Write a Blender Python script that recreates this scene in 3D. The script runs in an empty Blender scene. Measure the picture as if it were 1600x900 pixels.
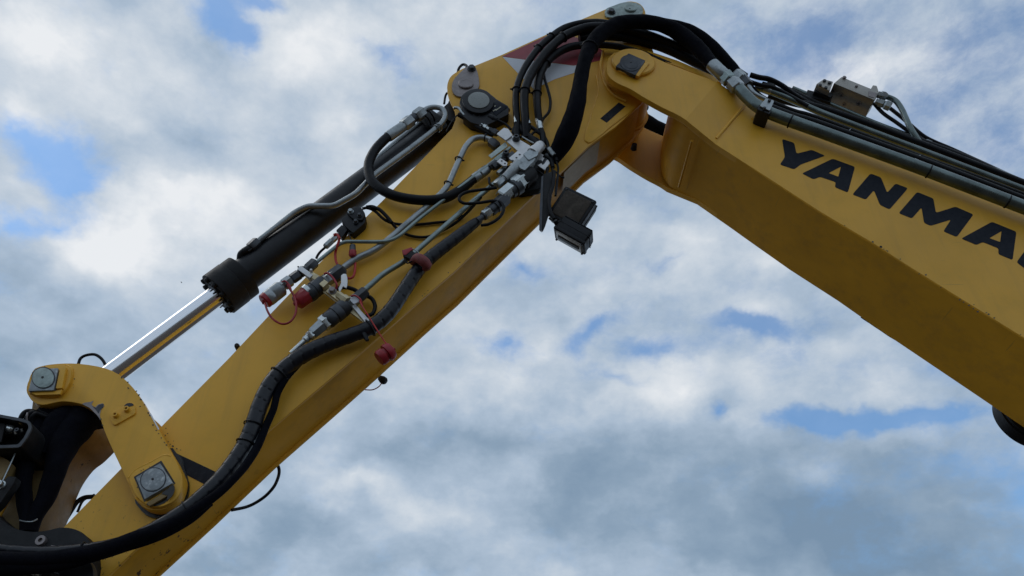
import bpy, bmesh, math, random
from mathutils import Vector, Matrix
random.seed(7)
PI = math.pi
scene = bpy.context.scene
COL = scene.collection

# ------------------------------------------------------------------ camera
F = 1155.0                                   # focal length for a picture 1600 wide
PITCH = math.radians(38.0); YAW = math.radians(-1.37)
cam_data = bpy.data.cameras.new('camera'); cam = bpy.data.objects.new('camera', cam_data); COL.objects.link(cam)
cam_data.sensor_width = 36.0; cam_data.lens = 36.0 * F / 1600.0
cam_data.clip_start = 0.05; cam_data.clip_end = 20000
CAM = Vector((0, 0, 1.6))
cam.location = CAM; cam.rotation_euler = (math.radians(90) + PITCH, 0, YAW)
scene.camera = cam
RM = cam.rotation_euler.to_matrix()
def ray(px, py):
    return RM @ Vector(((px - 800) / F, (450 - py) / F, -1.0))
def at(px, py, Y):
    d = ray(px, py); return CAM + d * (Y / d.y)
def depth(P):
    return (P - CAM).dot(RM @ Vector((0, 0, -1)))
def m_of(px, P):                              # size in metres of px photo pixels at point P
    return px * depth(P) / F

# ------------------------------------------------------------------ light
SUN_EL = math.radians(50); SUN_AZ = math.radians(-78)       # azimuth from +Y towards +X
sd = Vector((math.sin(SUN_AZ) * math.cos(SUN_EL), math.cos(SUN_AZ) * math.cos(SUN_EL), math.sin(SUN_EL)))
sun_data = bpy.data.lights.new('sun', 'SUN'); sun = bpy.data.objects.new('sun', sun_data); COL.objects.link(sun)
sun_data.energy = 0.5; sun_data.angle = math.radians(32); sun_data.color = (1, .96, .9)
sun.rotation_euler = sd.to_track_quat('Z', 'Y').to_euler(); sun.location = (0, 0, 12)
scene.view_settings.view_transform = 'Standard'; scene.view_settings.look = 'None'
scene.view_settings.exposure = 0.0; scene.view_settings.gamma = 1.0

# ------------------------------------------------------------------ sky: blue air with a broken deck of cloud
world = bpy.data.worlds.new('World'); scene.world = world; world.use_nodes = True
wt = world.node_tree; wn = wt.nodes; wn.clear()
def W(t, **k):
    n = wn.new(t)
    for a, b in k.items(): setattr(n, a, b)
    return n
wo = W('ShaderNodeOutputWorld'); sky = W('ShaderNodeTexSky', sky_type='NISHITA', sun_disc=False)
sky.sun_elevation = SUN_EL; sky.sun_rotation = SUN_AZ; sky.air_density = 1.0; sky.dust_density = 0.3; sky.ozone_density = 4.0
bsky = W('ShaderNodeBackground'); bsky.inputs[1].default_value = 0.15; 
tc = W('ShaderNodeTexCoord')
tint = W('ShaderNodeVectorMath', operation='MULTIPLY'); wt.links.new(sky.outputs[0], tint.inputs[0]); tint.inputs[1].default_value = (.84, 1.10, 1.18)
wt.links.new(tint.outputs[0], bsky.inputs[0])
def noise(vec, scale, detail, rough=.55, dist=0.0):
    n = W('ShaderNodeTexNoise'); n.inputs['Scale'].default_value = scale; n.inputs['Detail'].default_value = detail
    n.inputs['Roughness'].default_value = rough; n.inputs['Distortion'].default_value = dist
    wt.links.new(vec, n.inputs['Vector']); return n
def wmath(op, a, b=None, c=None, clamp=False):
    n = W('ShaderNodeMath', operation=op); n.use_clamp = clamp
    for i, v in enumerate((a, b, c)):
        if v is None: continue
        if isinstance(v, (int, float)): n.inputs[i].default_value = v
        else: wt.links.new(v, n.inputs[i])
    return n.outputs[0]
def vmath(op, a, b=None, s=None):
    n = W('ShaderNodeVectorMath', operation=op)
    for i, v in enumerate((a, b)):
        if v is None: continue
        if isinstance(v, tuple): n.inputs[i].default_value = v
        else: wt.links.new(v, n.inputs[i])
    if s is not None: n.inputs['Scale'].default_value = s
    return n.outputs[0]
D = vmath('NORMALIZE', tc.outputs['Generated'])
n1 = noise(D, 3.2, 3, .6)
w1 = vmath('SCALE', vmath('SUBTRACT', n1.outputs['Color'], (.5, .5, .5)), s=.085)
Dw = vmath('ADD', D, w1)
n2 = noise(D, 13.0, 4, .6)
w2 = vmath('SCALE', vmath('SUBTRACT', n2.outputs['Color'], (.5, .5, .5)), s=.06)
Dw = vmath('ADD', Dw, w2)
# three fixed sky frames (tilted -30, 0, +30 degrees) so that each patch is only a scale and an offset
SKY_F = ray(800, 450).normalized(); SKY_R = SKY_F.cross(Vector((0, 0, 1))).normalized(); SKY_U = SKY_R.cross(SKY_F).normalized()
FRAMES = {}
for tl in (-30, 0, 30):
    c_, s_ = math.cos(math.radians(tl)), math.sin(math.radians(tl))
    fx = SKY_R * c_ + SKY_U * s_; fy = -SKY_R * s_ + SKY_U * c_
    mp = W('ShaderNodeMapping', vector_type='POINT'); mp.inputs['Rotation'].default_value = Matrix((fx, fy, -SKY_F)).to_euler()
    wt.links.new(Dw, mp.inputs['Vector']); FRAMES[tl] = (mp.outputs[0], fx, fy)
Dn = vmath('MULTIPLY', vmath('ADD', D, vmath('SCALE', vmath('SUBTRACT', n2.outputs['Color'], (.5, .5, .5)), s=.022)), (1, 1, 1.7))    # cloud texture lies in flattened layers
def blob(acc, px, py, sx, sy, tilt, w):
    """soft elliptical patch of sky in the direction of px,py"""
    t = min(FRAMES, key=lambda k: abs(k - max(-30, min(30, tilt))))
    vec, fx, fy = FRAMES[t]; d = ray(px, py).normalized()
    k = d.dot(SKY_F) * 1.5; S = (F / (sx * k), F / (sy * k), 1.2)
    if abs(tilt) > 45: S = (S[1], S[0], S[2])
    n = W('ShaderNodeVectorMath', operation='MULTIPLY_ADD'); wt.links.new(vec, n.inputs[0]); n.inputs[1].default_value = S
    n.inputs[2].default_value = (-d.dot(fx) * S[0], -d.dot(fy) * S[1], d.dot(SKY_F) * S[2])
    g = W('ShaderNodeTexGradient', gradient_type='QUADRATIC_SPHERE'); wt.links.new(n.outputs[0], g.inputs[0])
    return wmath('MULTIPLY_ADD', g.outputs['Fac'], w, acc)
# holes in the deck (px, py, half width, half height, tilt, weight)
HOLES = [(112,255,66,64,-35,1.35),(150,285,40,30,0,.5),(95,345,70,28,-10,.55),(20,350,60,30,0,.5),(352,40,42,55,-60,1.0),(410,12,60,18,0,.8),
 (605,90,55,55,-45,.55),(640,130,50,40,-45,.35),(20,130,40,40,0,.1),(55,210,60,35,0,.35),
 (1180,500,75,26,14,1.0),(930,520,60,22,20,.8),(1010,545,90,26,-10,.6),(800,545,55,28,10,.65),(960,585,70,24,-20,.45),
 (1330,648,130,26,2,1.1),(1450,640,90,26,4,1.0),(1250,650,70,22,0,.7),(1110,628,30,22,0,.8),(820,430,70,30,-20,.5),
 (1040,420,40,18,0,.35),(1000,480,160,60,0,.22),(1150,540,160,60,0,.2),(130,300,50,50,0,.4),(380,70,40,40,-60,.6),(1590,770,50,110,0,.5),(1500,720,130,50,0,.2),(1560,870,160,60,0,.2),
 (1200,60,260,120,0,.36),(1500,150,300,180,0,.36),(1250,80,110,60,20,.38),(1560,40,120,80,0,.38),(1450,280,220,110,0,.4),(1080,150,160,120,0,.3),
 (920,90,120,80,0,.2),(850,20,90,60,0,.2),(800,40,160,60,0,.18),(1000,320,120,60,0,.25),(1500,560,200,60,-20,.45),(1330,740,250,60,0,.18)]
BRIGHT = [(330,240,520,320,0,.15),(1500,170,260,160,0,.16),(180,500,300,110,0,.14),(560,180,160,100,0,.10),(1450,160,300,200,0,.14),(1150,120,200,100,0,.08),(280,640,200,90,0,.08),(60,60,170,90,0,.40),(130,130,150,90,0,.12),(230,350,150,75,20,.48),(300,300,140,50,10,.28),(320,410,170,80,0,.22),(100,90,120,90,0,.2),(160,380,90,50,0,.35),(480,70,110,80,15,.50),(600,40,90,70,0,.30),
 (30,290,70,80,0,.25),(55,185,60,40,0,.28),(250,150,120,90,0,.10),(420,330,160,80,0,.18),(700,40,110,90,0,.22),
 (1350,110,120,60,15,.30),(1400,60,170,90,30,.12),(1250,140,110,30,0,.12),
 (860,555,90,34,10,.42),(800,600,80,40,20,.25),(980,575,45,30,0,.35),(1050,600,90,45,25,.36),(1160,590,70,50,0,.22),(1000,610,70,30,-10,.2),
 (1340,570,90,45,0,.14),(1100,540,60,22,20,.2),(1200,600,80,40,0,.16),(860,390,80,40,0,.24),(760,440,60,40,0,.2),(900,470,110,45,0,.22),
 (1130,650,50,22,15,.22),(1130,770,45,35,0,.2),(545,760,80,30,0,.45),(520,710,60,30,0,.2),(740,590,70,50,0,.15),(640,800,80,30,10,.22),(560,850,140,30,8,.28),(660,820,70,30,0,.14),
 (400,580,120,40,0,.1),(60,440,60,30,0,.12),(1200,420,160,60,0,.12),(770,860,70,30,0,.14),(1480,790,60,20,0,.2)]
DARK = [(1150,860,500,90,0,.10),(500,870,400,60,0,.08),(1250,820,420,120,0,.16),(1350,700,260,60,0,.14),(1500,800,200,120,0,.12),(300,225,170,60,15,.22),(560,230,120,60,0,.08),(60,520,180,90,0,.26),(200,560,200,70,0,.12),(30,460,120,60,0,.16),(640,720,170,60,0,.20),(420,830,170,60,0,.24),
 (760,690,120,40,0,.12),(900,760,260,90,0,.22),(1200,780,300,110,0,.30),(1400,870,320,80,0,.34),(1040,700,160,50,0,.16),(1000,870,200,50,0,.12),(300,880,200,30,0,.2),
 (700,880,300,28,0,.10),(850,800,90,30,0,.08),(900,540,80,30,0,.08),(1000,480,80,30,0,.06),(700,640,60,40,0,.06)]
cov = wmath('MULTIPLY_ADD', noise(Dn, 2.3, 3, .58).outputs['Fac'], -0.55, 0.33)
for b in HOLES: cov = blob(cov, *b[:5], b[5] * 1.25)
nf = noise(Dn, 11.0, 7, .66).outputs['Fac']
cov = wmath('MULTIPLY_ADD', wmath('SUBTRACT', nf, .5), 1.45, cov)
mr = W('ShaderNodeMapRange', interpolation_type='SMOOTHSTEP'); wt.links.new(cov, mr.inputs[0])
mr.inputs[1].default_value = 0.10; mr.inputs[2].default_value = 0.95; mr.inputs[3].default_value = 0.97; mr.inputs[4].default_value = 0.20
lum = wmath('MULTIPLY_ADD', noise(Dn, 4.6, 4, .55).outputs['Fac'], 0.42, 0.345)
for b in BRIGHT: lum = blob(lum, *b[:5], b[5] * .80)
for b in DARK: lum = blob(lum, *b[:5], -b[5] * 1.1)
lum = wmath('MULTIPLY_ADD', wmath('SUBTRACT', noise(Dn, 13.0, 6, .60).outputs['Fac'], .5), 0.62, lum)
vor = W('ShaderNodeTexVoronoi', feature='SMOOTH_F1'); vor.inputs['Scale'].default_value = 11.0; vor.inputs['Smoothness'].default_value = .6
wt.links.new(vmath('ADD', Dn, vmath('SCALE', vmath('SUBTRACT', n2.outputs['Color'], (.5, .5, .5)), s=.10)), vor.inputs['Vector'])
lum = wmath('MULTIPLY_ADD', wmath('SUBTRACT', .42, vor.outputs['Distance']), 0.30, lum)
cr = W('ShaderNodeValToRGB'); wt.links.new(lum, cr.inputs[0]); e = cr.color_ramp.elements
e[0].position = 0.0; e[0].color = (.19, .28, .39, 1); e[1].position = 1.0; e[1].color = (.84, .86, .88, 1)
for p, c in ((.25, (.27, .365, .475, 1)), (.5, (.415, .510, .625, 1)), (.75, (.62, .68, .745, 1))):
    k = e.new(p); k.color = c
bcl = W('ShaderNodeBackground'); wt.links.new(cr.outputs[0], bcl.inputs[0]); bcl.inputs[1].default_value = 1.0
mx = W('ShaderNodeMixShader'); wt.links.new(mr.outputs[0], mx.inputs[0]); wt.links.new(bsky.outputs[0], mx.inputs[1]); wt.links.new(bcl.outputs[0], mx.inputs[2])
wt.links.new(mx.outputs[0], wo.inputs[0])
world.cycles.sampling_method = 'MANUAL'; world.cycles.sample_map_resolution = 512

# ------------------------------------------------------------------ materials
def mat(name, col, rough=.5, metal=0.0, var=.12, vs=9.0, bump=.0, bs=60.0, coat=0.0, spec=.5, dirt=None, chips=None, rvar=.1):
    m = bpy.data.materials.new(name); m.use_nodes = True; t = m.node_tree; N = t.nodes; L = t.links; b = N['Principled BSDF']
    tco = N.new('ShaderNodeTexCoord'); V = tco.outputs['Object']
    def nz(sc, det, r=.6, src=V):
        n = N.new('ShaderNodeTexNoise'); n.inputs['Scale'].default_value = sc; n.inputs['Detail'].default_value = det; n.inputs['Roughness'].default_value = r
        L.new(src, n.inputs['Vector']); return n.outputs['Fac']
    def mrng(src, a, b2, c, d, st='LINEAR'):
        n = N.new('ShaderNodeMapRange'); n.interpolation_type = st; L.new(src, n.inputs[0])
        for i, v in enumerate((a, b2, c, d)): n.inputs[i + 1].default_value = v
        return n.outputs[0]
    def mixc(fac, a, b2):
        n = N.new('ShaderNodeMix'); n.data_type = 'RGBA'
        L.new(fac, n.inputs[0])
        for i, v in ((6, a), (7, b2)):
            if isinstance(v, tuple): n.inputs[i].default_value = v + (1,)
            else: L.new(v, n.inputs[i])
        return n.outputs[2]
    f = mrng(nz(vs, 6), .3, .7, 0, 1)
    lo = tuple(c * (1 - var) for c in col); hi = tuple(min(1, c * (1 + var)) for c in col)
    c = mixc(f, lo, hi)
    rr = mrng(nz(vs * 2.3, 5), .3, .7, max(.03, rough - rvar), min(1, rough + rvar))
    if dirt:
        dc, amt, ds = dirt
        dm = mrng(nz(ds, 9, .7), .52, .78, 0, amt)
        c = mixc(dm, c, dc)
    if chips:
        cc, lo_t, sc, zone = chips
        cm = mrng(nz(sc, 4, .65), lo_t, lo_t + .015, 0, 1)
        if zone:                                             # chips gather low on the stick where it works
            sp = N.new('ShaderNodeSeparateXYZ'); g = N.new('ShaderNodeNewGeometry'); L.new(g.outputs['Position'], sp.inputs[0])
            z = mrng(sp.outputs[2], zone[0], zone[1], 1, 0, 'SMOOTHSTEP')
            mm = N.new('ShaderNodeMath'); mm.operation = 'MULTIPLY'; L.new(cm, mm.inputs[0]); L.new(z, mm.inputs[1]); cm = mm.outputs[0]
        c = mixc(cm, c, cc)
    if name.endswith('yellow_paint'):                        # run marks and fine scratches
        mp = N.new('ShaderNodeMapping'); mp.inputs['Scale'].default_value = (26, 26, 2.2); L.new(V, mp.inputs[0])
        sk = mrng(nz(1.0, 5, .6, mp.outputs[0]), .50, .80, 0, .20); c = mixc(sk, c, (.27, .165, .05))
        mp2 = N.new('ShaderNodeMapping'); mp2.inputs['Scale'].default_value = (6, 6, 150); mp2.inputs['Rotation'].default_value = (0, .75, 0); L.new(V, mp2.inputs[0])
        sc = mrng(nz(1.0, 3, .5, mp2.outputs[0]), .70, .74, 0, .35); c = mixc(sc, c, (.20, .13, .05))
    L.new(c, b.inputs['Base Color']); L.new(rr, b.inputs['Roughness'])
    b.inputs['Metallic'].default_value = metal; b.inputs['Specular IOR Level'].default_value = spec
    b.inputs['Coat Weight'].default_value = coat; b.inputs['Coat Roughness'].default_value = .12
    if bump:
        bn = N.new('ShaderNodeBump'); bn.inputs['Strength'].default_value = bump; bn.inputs['Distance'].default_value = .004
        L.new(nz(bs, 4), bn.inputs['Height']); L.new(bn.outputs[0], b.inputs['Normal'])
    return m
YEL = (.77, .405, .034)
M = {
 'yellow': mat('yellow_paint', YEL, .42, 0, .09, 2.2, .10, 7, .0, .38, dirt=((.36, .24, .06), .25, 5.0), chips=((.05, .04, .035), .775, 55.0, None)),
 'yellow_worn': mat('worn_yellow_paint', (.70, .355, .028), .5, 0, .10, 4.0, .07, 40, .0, .15, dirt=((.22, .13, .05), .5, 6.0), chips=((.09, .05, .025), .625, 30.0, (2.30, 2.70))),
 'yellow_side': mat('side_yellow_paint', YEL, .42, 0, .09, 2.2, .10, 7, .0, .38, dirt=((.36, .24, .06), .25, 5.0), chips=((.05, .03, .02), .64, 60.0, (2.15, 2.55))),
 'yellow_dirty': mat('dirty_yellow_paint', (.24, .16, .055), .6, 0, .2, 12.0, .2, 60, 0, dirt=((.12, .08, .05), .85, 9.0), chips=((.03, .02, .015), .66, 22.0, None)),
 'black': mat('black_paint', (.006, .0065, .009), .42, 0, .2, 8, .06, 60, 0, .35, dirt=((.02, .02, .02), .5, 9.0)),
 'matt': mat('matt_black_steel', (.009, .0095, .011), .6, 0, .25, 12, .15, 90, 0, .3, dirt=((.03, .028, .025), .5, 12.0)),
 'rubber': mat('black_rubber', (.0035, .004, .006), .45, 0, .25, 30, .12, 160, 0, .18, dirt=((.02, .02, .02), .4, 18.0)),
 'sleeve': mat('black_fabric_sleeve', (.003, .0034, .0065), .9, 0, .3, 25, .4, 220, 0, spec=.1),
 'wrap': mat('black_plastic_wrap', (.0055, .007, .012), .36, 0, .25, 16, .05, 80, 0, .4, dirt=((.024, .024, .03), .5, 14.0)),
 'zinc': mat('zinc_plated_steel', (.34, .37, .38), .34, .85, .22, 14, .05, 90, 0, dirt=((.10, .11, .11), .7, 20.0)),
 'tube_grey': mat('grey_steel_tube', (.33, .36, .37), .36, .6, .2, 10, .04, 60, 0, dirt=((.07, .08, .085), .8, 16.0)),
 'tube_green': mat('greenish_zinc_tube', (.26, .32, .31), .36, .65, .2, 12, .04, 60, 0, dirt=((.08, .10, .10), .7, 18.0)),
 'boom_tube': mat('dull_galvanised_tube', (.15, .185, .18), .36, .85, .25, 12, .05, 60, 0, dirt=((.06, .07, .07), .8, 18.0)),
 'dark_steel': mat('dark_grey_steel', (.055, .06, .068), .42, .5, .3, 20, .06, 80, 0, dirt=((.16, .16, .16), .4, 22.0)),
 'bright': mat('bright_zinc_fitting', (.56, .60, .60), .27, .85, .10, 50, .05, 90, 0, dirt=((.35, .37, .37), .5, 120.0)),
 'alu': mat('pale_aluminium_block', (.66, .66, .66), .4, .5, .1, 16, .06, 120, 0, dirt=((.2, .19, .18), .5, 22.0)),
 'tan_steel': mat('tan_machined_steel', (.34, .32, .285), .42, .6, .15, 14, .06, 100, 0, dirt=((.17, .14, .11), .6, 20.0)),
 'gold': mat('yellow_zinc_bracket', (.52, .44, .27), .36, .6, .3, 22, .06, 80, 0, dirt=((.55, .55, .50), .6, 18.0)),
 'chrome': mat('polished_chrome', (.80, .81, .84), .15, 1.0, .03, 6, 0, 50, 0, rvar=.02),
 'pin': mat('scuffed_pin_steel', (.22, .24, .25), .42, .5, .35, 26, .25, 110, 0, dirt=((.66, .69, .68), 1.0, 60.0)),
 'pin_dark': mat('dark_pin_steel', (.045, .05, .058), .5, .4, .3, 26, .25, 110, 0, dirt=((.14, .14, .15), .7, 26.0)),
 'keeper': mat('worn_grey_keeper', (.25, .22, .215), .45, .5, .25, 24, .1, 90, 0, dirt=((.12, .10, .09), .6, 26.0)),
 'keeper_green': mat('green_grey_keeper', (.30, .36, .34), .45, .4, .35, 50, .1, 90, 0, dirt=((.15, .18, .17), .6, 26.0)),
 'grease': mat('black_grease', (.008, .008, .008), .35, 0, .3, 40, .5, 60, 0),
 'tape': mat('dark_grey_tape', (.012, .013, .018), .65, 0, .25, 30, .1, 80, 0, .2, dirt=((.06, .06, .065), .5, 24.0)),
 'navy': mat('navy_black_vinyl', (.006, .009, .017), .6, 0, .15, 20, .02, 60, 0, .2),
 'white': mat('white_vinyl', (.62, .64, .68), .42, 0, .06, 12, .02, 60, 0),
 'redv': mat('red_vinyl', (.30, .028, .040), .4, 0, .12, 10, .02, 60, 0),
 'red': mat('red_rubber', (.33, .012, .022), .45, 0, .3, 26, .15, 90, 0, dirt=((.08, .01, .012), .6, 20.0)),
 'redstrap': mat('red_strap', (.50, .035, .03), .5, 0, .2, 30, .05, 80, 0),
 'redclamp': mat('faded_red_clamp', (.22, .045, .045), .6, 0, .3, 40, .25, 90, 0, dirt=((.09, .03, .03), .6, 30.0)),
 'plastic': mat('black_plastic', (.006, .007, .010), .45, 0, .2, 14, .08, 120, 0, .3),
 'lens_pale': mat('pale_lamp_glass', (.42, .42, .40), .25, 0, .15, 30, .05, 90, .3),
 'glass_grey': mat('frosted_grey_lens', (.20, .215, .20), .3, 0, .1, 16, .03, 90, .2),
 'lamp_lens': mat('dusty_lamp_lens', (.060, .048, .037), .5, 0, .35, 55, .2, 120, 0, .2, dirt=((.14, .12, .10), .7, 40.0)),
 'pale': mat('pale_print', (.55, .52, .38), .5, 0, .1, 20),
 'ytext': mat('yellow_print', (.50, .42, .06), .5, 0, .1, 20),
 'label': mat('pale_green_label', (.45, .53, .50), .4, .2, .25, 60, .02, 60, 0, dirt=((.16, .22, .21), .8, 60.0)),
 'brass': mat('brass_plug', (.45, .33, .12), .35, .8, .2, 20),
 'patch': mat('pale_brown_patch', (.38, .30, .18), .55, 0, .1, 30),
 'ground': mat('gravel_yard', (.062, .043, .028), .9, 0, .25, .8, .6, 14, 0),
 'bird': mat('bird_feather', (.03, .03, .03), .8),
}

# ------------------------------------------------------------------ helpers
def link(name, me, m, parent, smooth=35):
    o = bpy.data.objects.new(name, me); COL.objects.link(o)
    if m is not None: me.materials.append(M[m])
    if smooth:
        me.polygons.foreach_set('use_smooth', [True] * len(me.polygons)); me.set_sharp_from_angle(angle=math.radians(smooth))
    if parent is not None:
        o.parent = parent
    return o
def recentre(me):                              # puts the mesh origin at its own middle
    n = len(me.vertices)
    c = sum((v.co for v in me.vertices), Vector()) / max(1, n)
    me.transform(Matrix.Translation(-c)); return c
def finish(name, bm, m, parent, smooth=35, label=None):
    bmesh.ops.recalc_face_normals(bm, faces=bm.faces)
    me = bpy.data.meshes.new(name); bm.to_mesh(me); bm.free()
    c = recentre(me); o = link(name, me, m, parent, smooth)
    o.location = c - (origin_of(parent) if parent is not None else Vector())
    WORLD[o.name] = c
    if label: o['label'] = label
    return o
WORLD = {}
def origin_of(o): return WORLD.get(o.name, Vector())
def empty(name, loc, parent=None, label=None):
    o = bpy.data.objects.new(name, None); COL.objects.link(o); o.empty_display_size = .05
    loc = Vector(loc)
    if parent is not None: o.parent = parent; o.location = loc - origin_of(parent)
    else: o.location = loc
    WORLD[o.name] = loc
    if label: o['label'] = label
    return o
def catmull(P, n=8, closed=False):
    out = []; k = len(P)
    rng = range(k if closed else k - 1)
    for i in rng:
        p0 = P[(i - 1) % k] if (closed or i > 0) else P[0] * 2 - P[1]
        p1 = P[i]; p2 = P[(i + 1) % k]
        p3 = P[(i + 2) % k] if (closed or i + 2 < k) else P[-1] * 2 - P[-2]
        for j in range(n):
            t = j / n
            out.append(.5 * ((2 * p1) + (p2 - p0) * t + (2 * p0 - 5 * p1 + 4 * p2 - p3) * t * t + (3 * p1 - p0 - 3 * p2 + p3) * t ** 3))
    if not closed: out.append(P[-1].copy())
    return out
def sm(pts, n=4, closed=False):                # smooth a list of 2-D outline points
    return [(p.x, p.y) for p in catmull([Vector((a, b, 0)) for a, b in pts], n, closed)]
def rnd(pts, r, n=3):                          # round the corners of a 2-D outline
    out = []; k = len(pts)
    for i in range(k):
        p = Vector(pts[i]); a = Vector(pts[i - 1]) - p; b = Vector(pts[(i + 1) % k]) - p
        d = min(r, a.length * .45, b.length * .45)
        s = p + a.normalized() * d; e = p + b.normalized() * d
        for j in range(n + 1):
            t = j / n; q = s * (1 - t) ** 2 + p * 2 * t * (1 - t) + e * t * t; out.append((q.x, q.y))
    return out
def oval(cx, cy, rx, ry=None, tilt=0, n=28):
    ry = ry or rx; c, s = math.cos(math.radians(tilt)), math.sin(math.radians(tilt))
    return [(cx + rx * math.cos(a) * c - ry * math.sin(a) * s, cy + rx * math.cos(a) * s + ry * math.sin(a) * c) for a in [2 * PI * i / n for i in range(n)]]
def plate(name, px, Y0, Y1, m, parent, bev=.002, label=None, hole=None, yfun=None, smooth=35):
    """solid plate: outline seen at distance Y0, thickness running back to Y1"""
    bm = bmesh.new()
    f = [at(x, y, yfun(x, y) if yfun else Y0) for x, y in px]
    dY = Vector((0, Y1 - Y0, 0))
    a = [bm.verts.new(p) for p in f]; b = [bm.verts.new(p + dY) for p in f]
    n = len(px)
    if hole:
        ha = [bm.verts.new(at(x, y, Y0)) for x, y in hole]; hb = [bm.verts.new(v.co + dY) for v in ha]
        k = len(hole)
        for A, H in ((a, ha), (b, hb)):
            ed = [bm.edges.new((A[i], A[(i + 1) % n])) for i in range(n)] + [bm.edges.new((H[i], H[(i + 1) % k])) for i in range(k)]
            bmesh.ops.triangle_fill(bm, use_beauty=True, edges=ed)
        for i in range(k): bm.faces.new((ha[i], ha[(i + 1) % k], hb[(i + 1) % k], hb[i]))
        bev = 0
    else:
        bm.faces.new(a); bm.faces.new(b[::-1])
    for i in range(n): bm.faces.new((a[i], a[(i + 1) % n], b[(i + 1) % n], b[i]))
    bmesh.ops.recalc_face_normals(bm, faces=bm.faces)
    if bev:
        es = [e for e in bm.edges if len(e.link_faces) == 2 and e.calc_face_angle(0) > .6]
        bmesh.ops.bevel(bm, geom=es, offset=bev, segments=2, profile=.6, affect='EDGES', clamp_overlap=True)
    return finish(name, bm, m, parent, smooth, label)
def fillet(P, rb, n=7):
    out = [P[0]]
    for i in range(1, len(P) - 1):
        p = P[i]; a = P[i - 1] - p; b = P[i + 1] - p
        d = min(rb, a.length * .48, b.length * .48)
        s = p + a.normalized() * d; e = p + b.normalized() * d
        for j in range(n + 1):
            t = j / n; out.append(s * (1 - t) ** 2 + p * 2 * t * (1 - t) + e * t * t)
    out.append(P[-1]); return out
def sweep(bm, path, rads, seg=14, prof=None, cap=True):
    n = len(path); T = []
    for i in range(n):
        d = (path[min(n - 1, i + 1)] - path[max(0, i - 1)]); T.append(d.normalized() if d.length > 1e-9 else (T[-1] if T else Vector((1, 0, 0))))
    ref = Vector((0, 1, 0))
    if abs(T[0].dot(ref)) > .9: ref = Vector((1, 0, 0))
    u = (ref - T[0] * ref.dot(T[0])).normalized(); rings = []; s = 0
    for i in range(n):
        if i: s += (path[i] - path[i - 1]).length
        u = (u - T[i] * u.dot(T[i])).normalized(); v = T[i].cross(u)
        ring = []
        for k in range(seg):
            a = 2 * PI * k / seg; r = rads[i] * (prof(s, a) if prof else 1)
            ring.append(bm.verts.new(path[i] + (u * math.cos(a) + v * math.sin(a)) * r))
        rings.append(ring)
    for i in range(n - 1):
        for k in range(seg): bm.faces.new((rings[i][k], rings[i][(k + 1) % seg], rings[i + 1][(k + 1) % seg], rings[i + 1][k]))
    if cap: bm.faces.new(rings[0][::-1]); bm.faces.new(rings[-1])
    return rings
def resample(P, step):
    L = [0]
    for i in range(1, len(P)): L.append(L[-1] + (P[i] - P[i - 1]).length)
    n = max(2, int(L[-1] / step)); out = []; us = []; j = 0
    for i in range(n + 1):
        s = L[-1] * i / n
        while j < len(P) - 2 and L[j + 1] < s: j += 1
        t = (s - L[j]) / max(1e-9, L[j + 1] - L[j]); out.append(P[j].lerp(P[j + 1], t)); us.append((j + t) / (len(P) - 1))
    return out, us
def tube(name, pts, w, m, parent, Y=None, seg=14, bend=None, wrap=None, wob=0, label=None, step=None):
    """round tube or hose through (px, py[, Y]) points, w = width in photo pixels (number or one per point)"""
    P = [at(p[0], p[1], p[2] if len(p) > 2 else Y) for p in pts]
    ws = list(w) if isinstance(w, (list, tuple)) else [w] * len(P)
    R = [m_of(ws[i], P[i]) / 2 for i in range(len(P))]
    if bend:
        path = fillet(P, bend); rads = [R[0]] * len(path)
        if len(set(ws)) > 1:
            rads = [R[min(len(R) - 1, int(i / len(path) * len(R)))] for i in range(len(path))]
    else:
        path = catmull(P, 8); q = []
        for i in range(len(P) - 1): q += [R[i] + (R[i + 1] - R[i]) * j / 8 for j in range(8)]
        rads = q + [R[-1]]
    prof = None
    if wrap or step or wob:
        st = step or (wrap / 9 if wrap else .012)
        path2, us = resample(path, st)
        rads = [rads[min(len(rads) - 1, int(round(u * (len(rads) - 1))))] for u in us]; path = path2
        for _ in range(2): rads = [rads[0]] + [(rads[i-1] + rads[i] * 2 + rads[i+1]) / 4 for i in range(1, len(rads) - 1)] + [rads[-1]]
    ph = random.random() * 6
    if wrap:
        def prof(s, a):
            q = (s / wrap + a / (2 * PI)) % 1.0
            return 0.975 + .038 * q + (-.05 if q < .08 else 0) + .010 * math.sin(s * 21 + ph)
        seg = max(seg, 22)
    elif wob:
        def prof(s, a): return 1 + wob * (math.sin(s * 38 + a * 2 + ph) * .5 + math.sin(s * 83 - a * 3 + ph * 2) * .3 + math.sin(s * 17 + a) * .5)
    bm = bmesh.new(); sweep(bm, path, rads, seg, prof)
    return finish(name, bm, m, parent, 40 if not wrap else 28, label)
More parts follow.
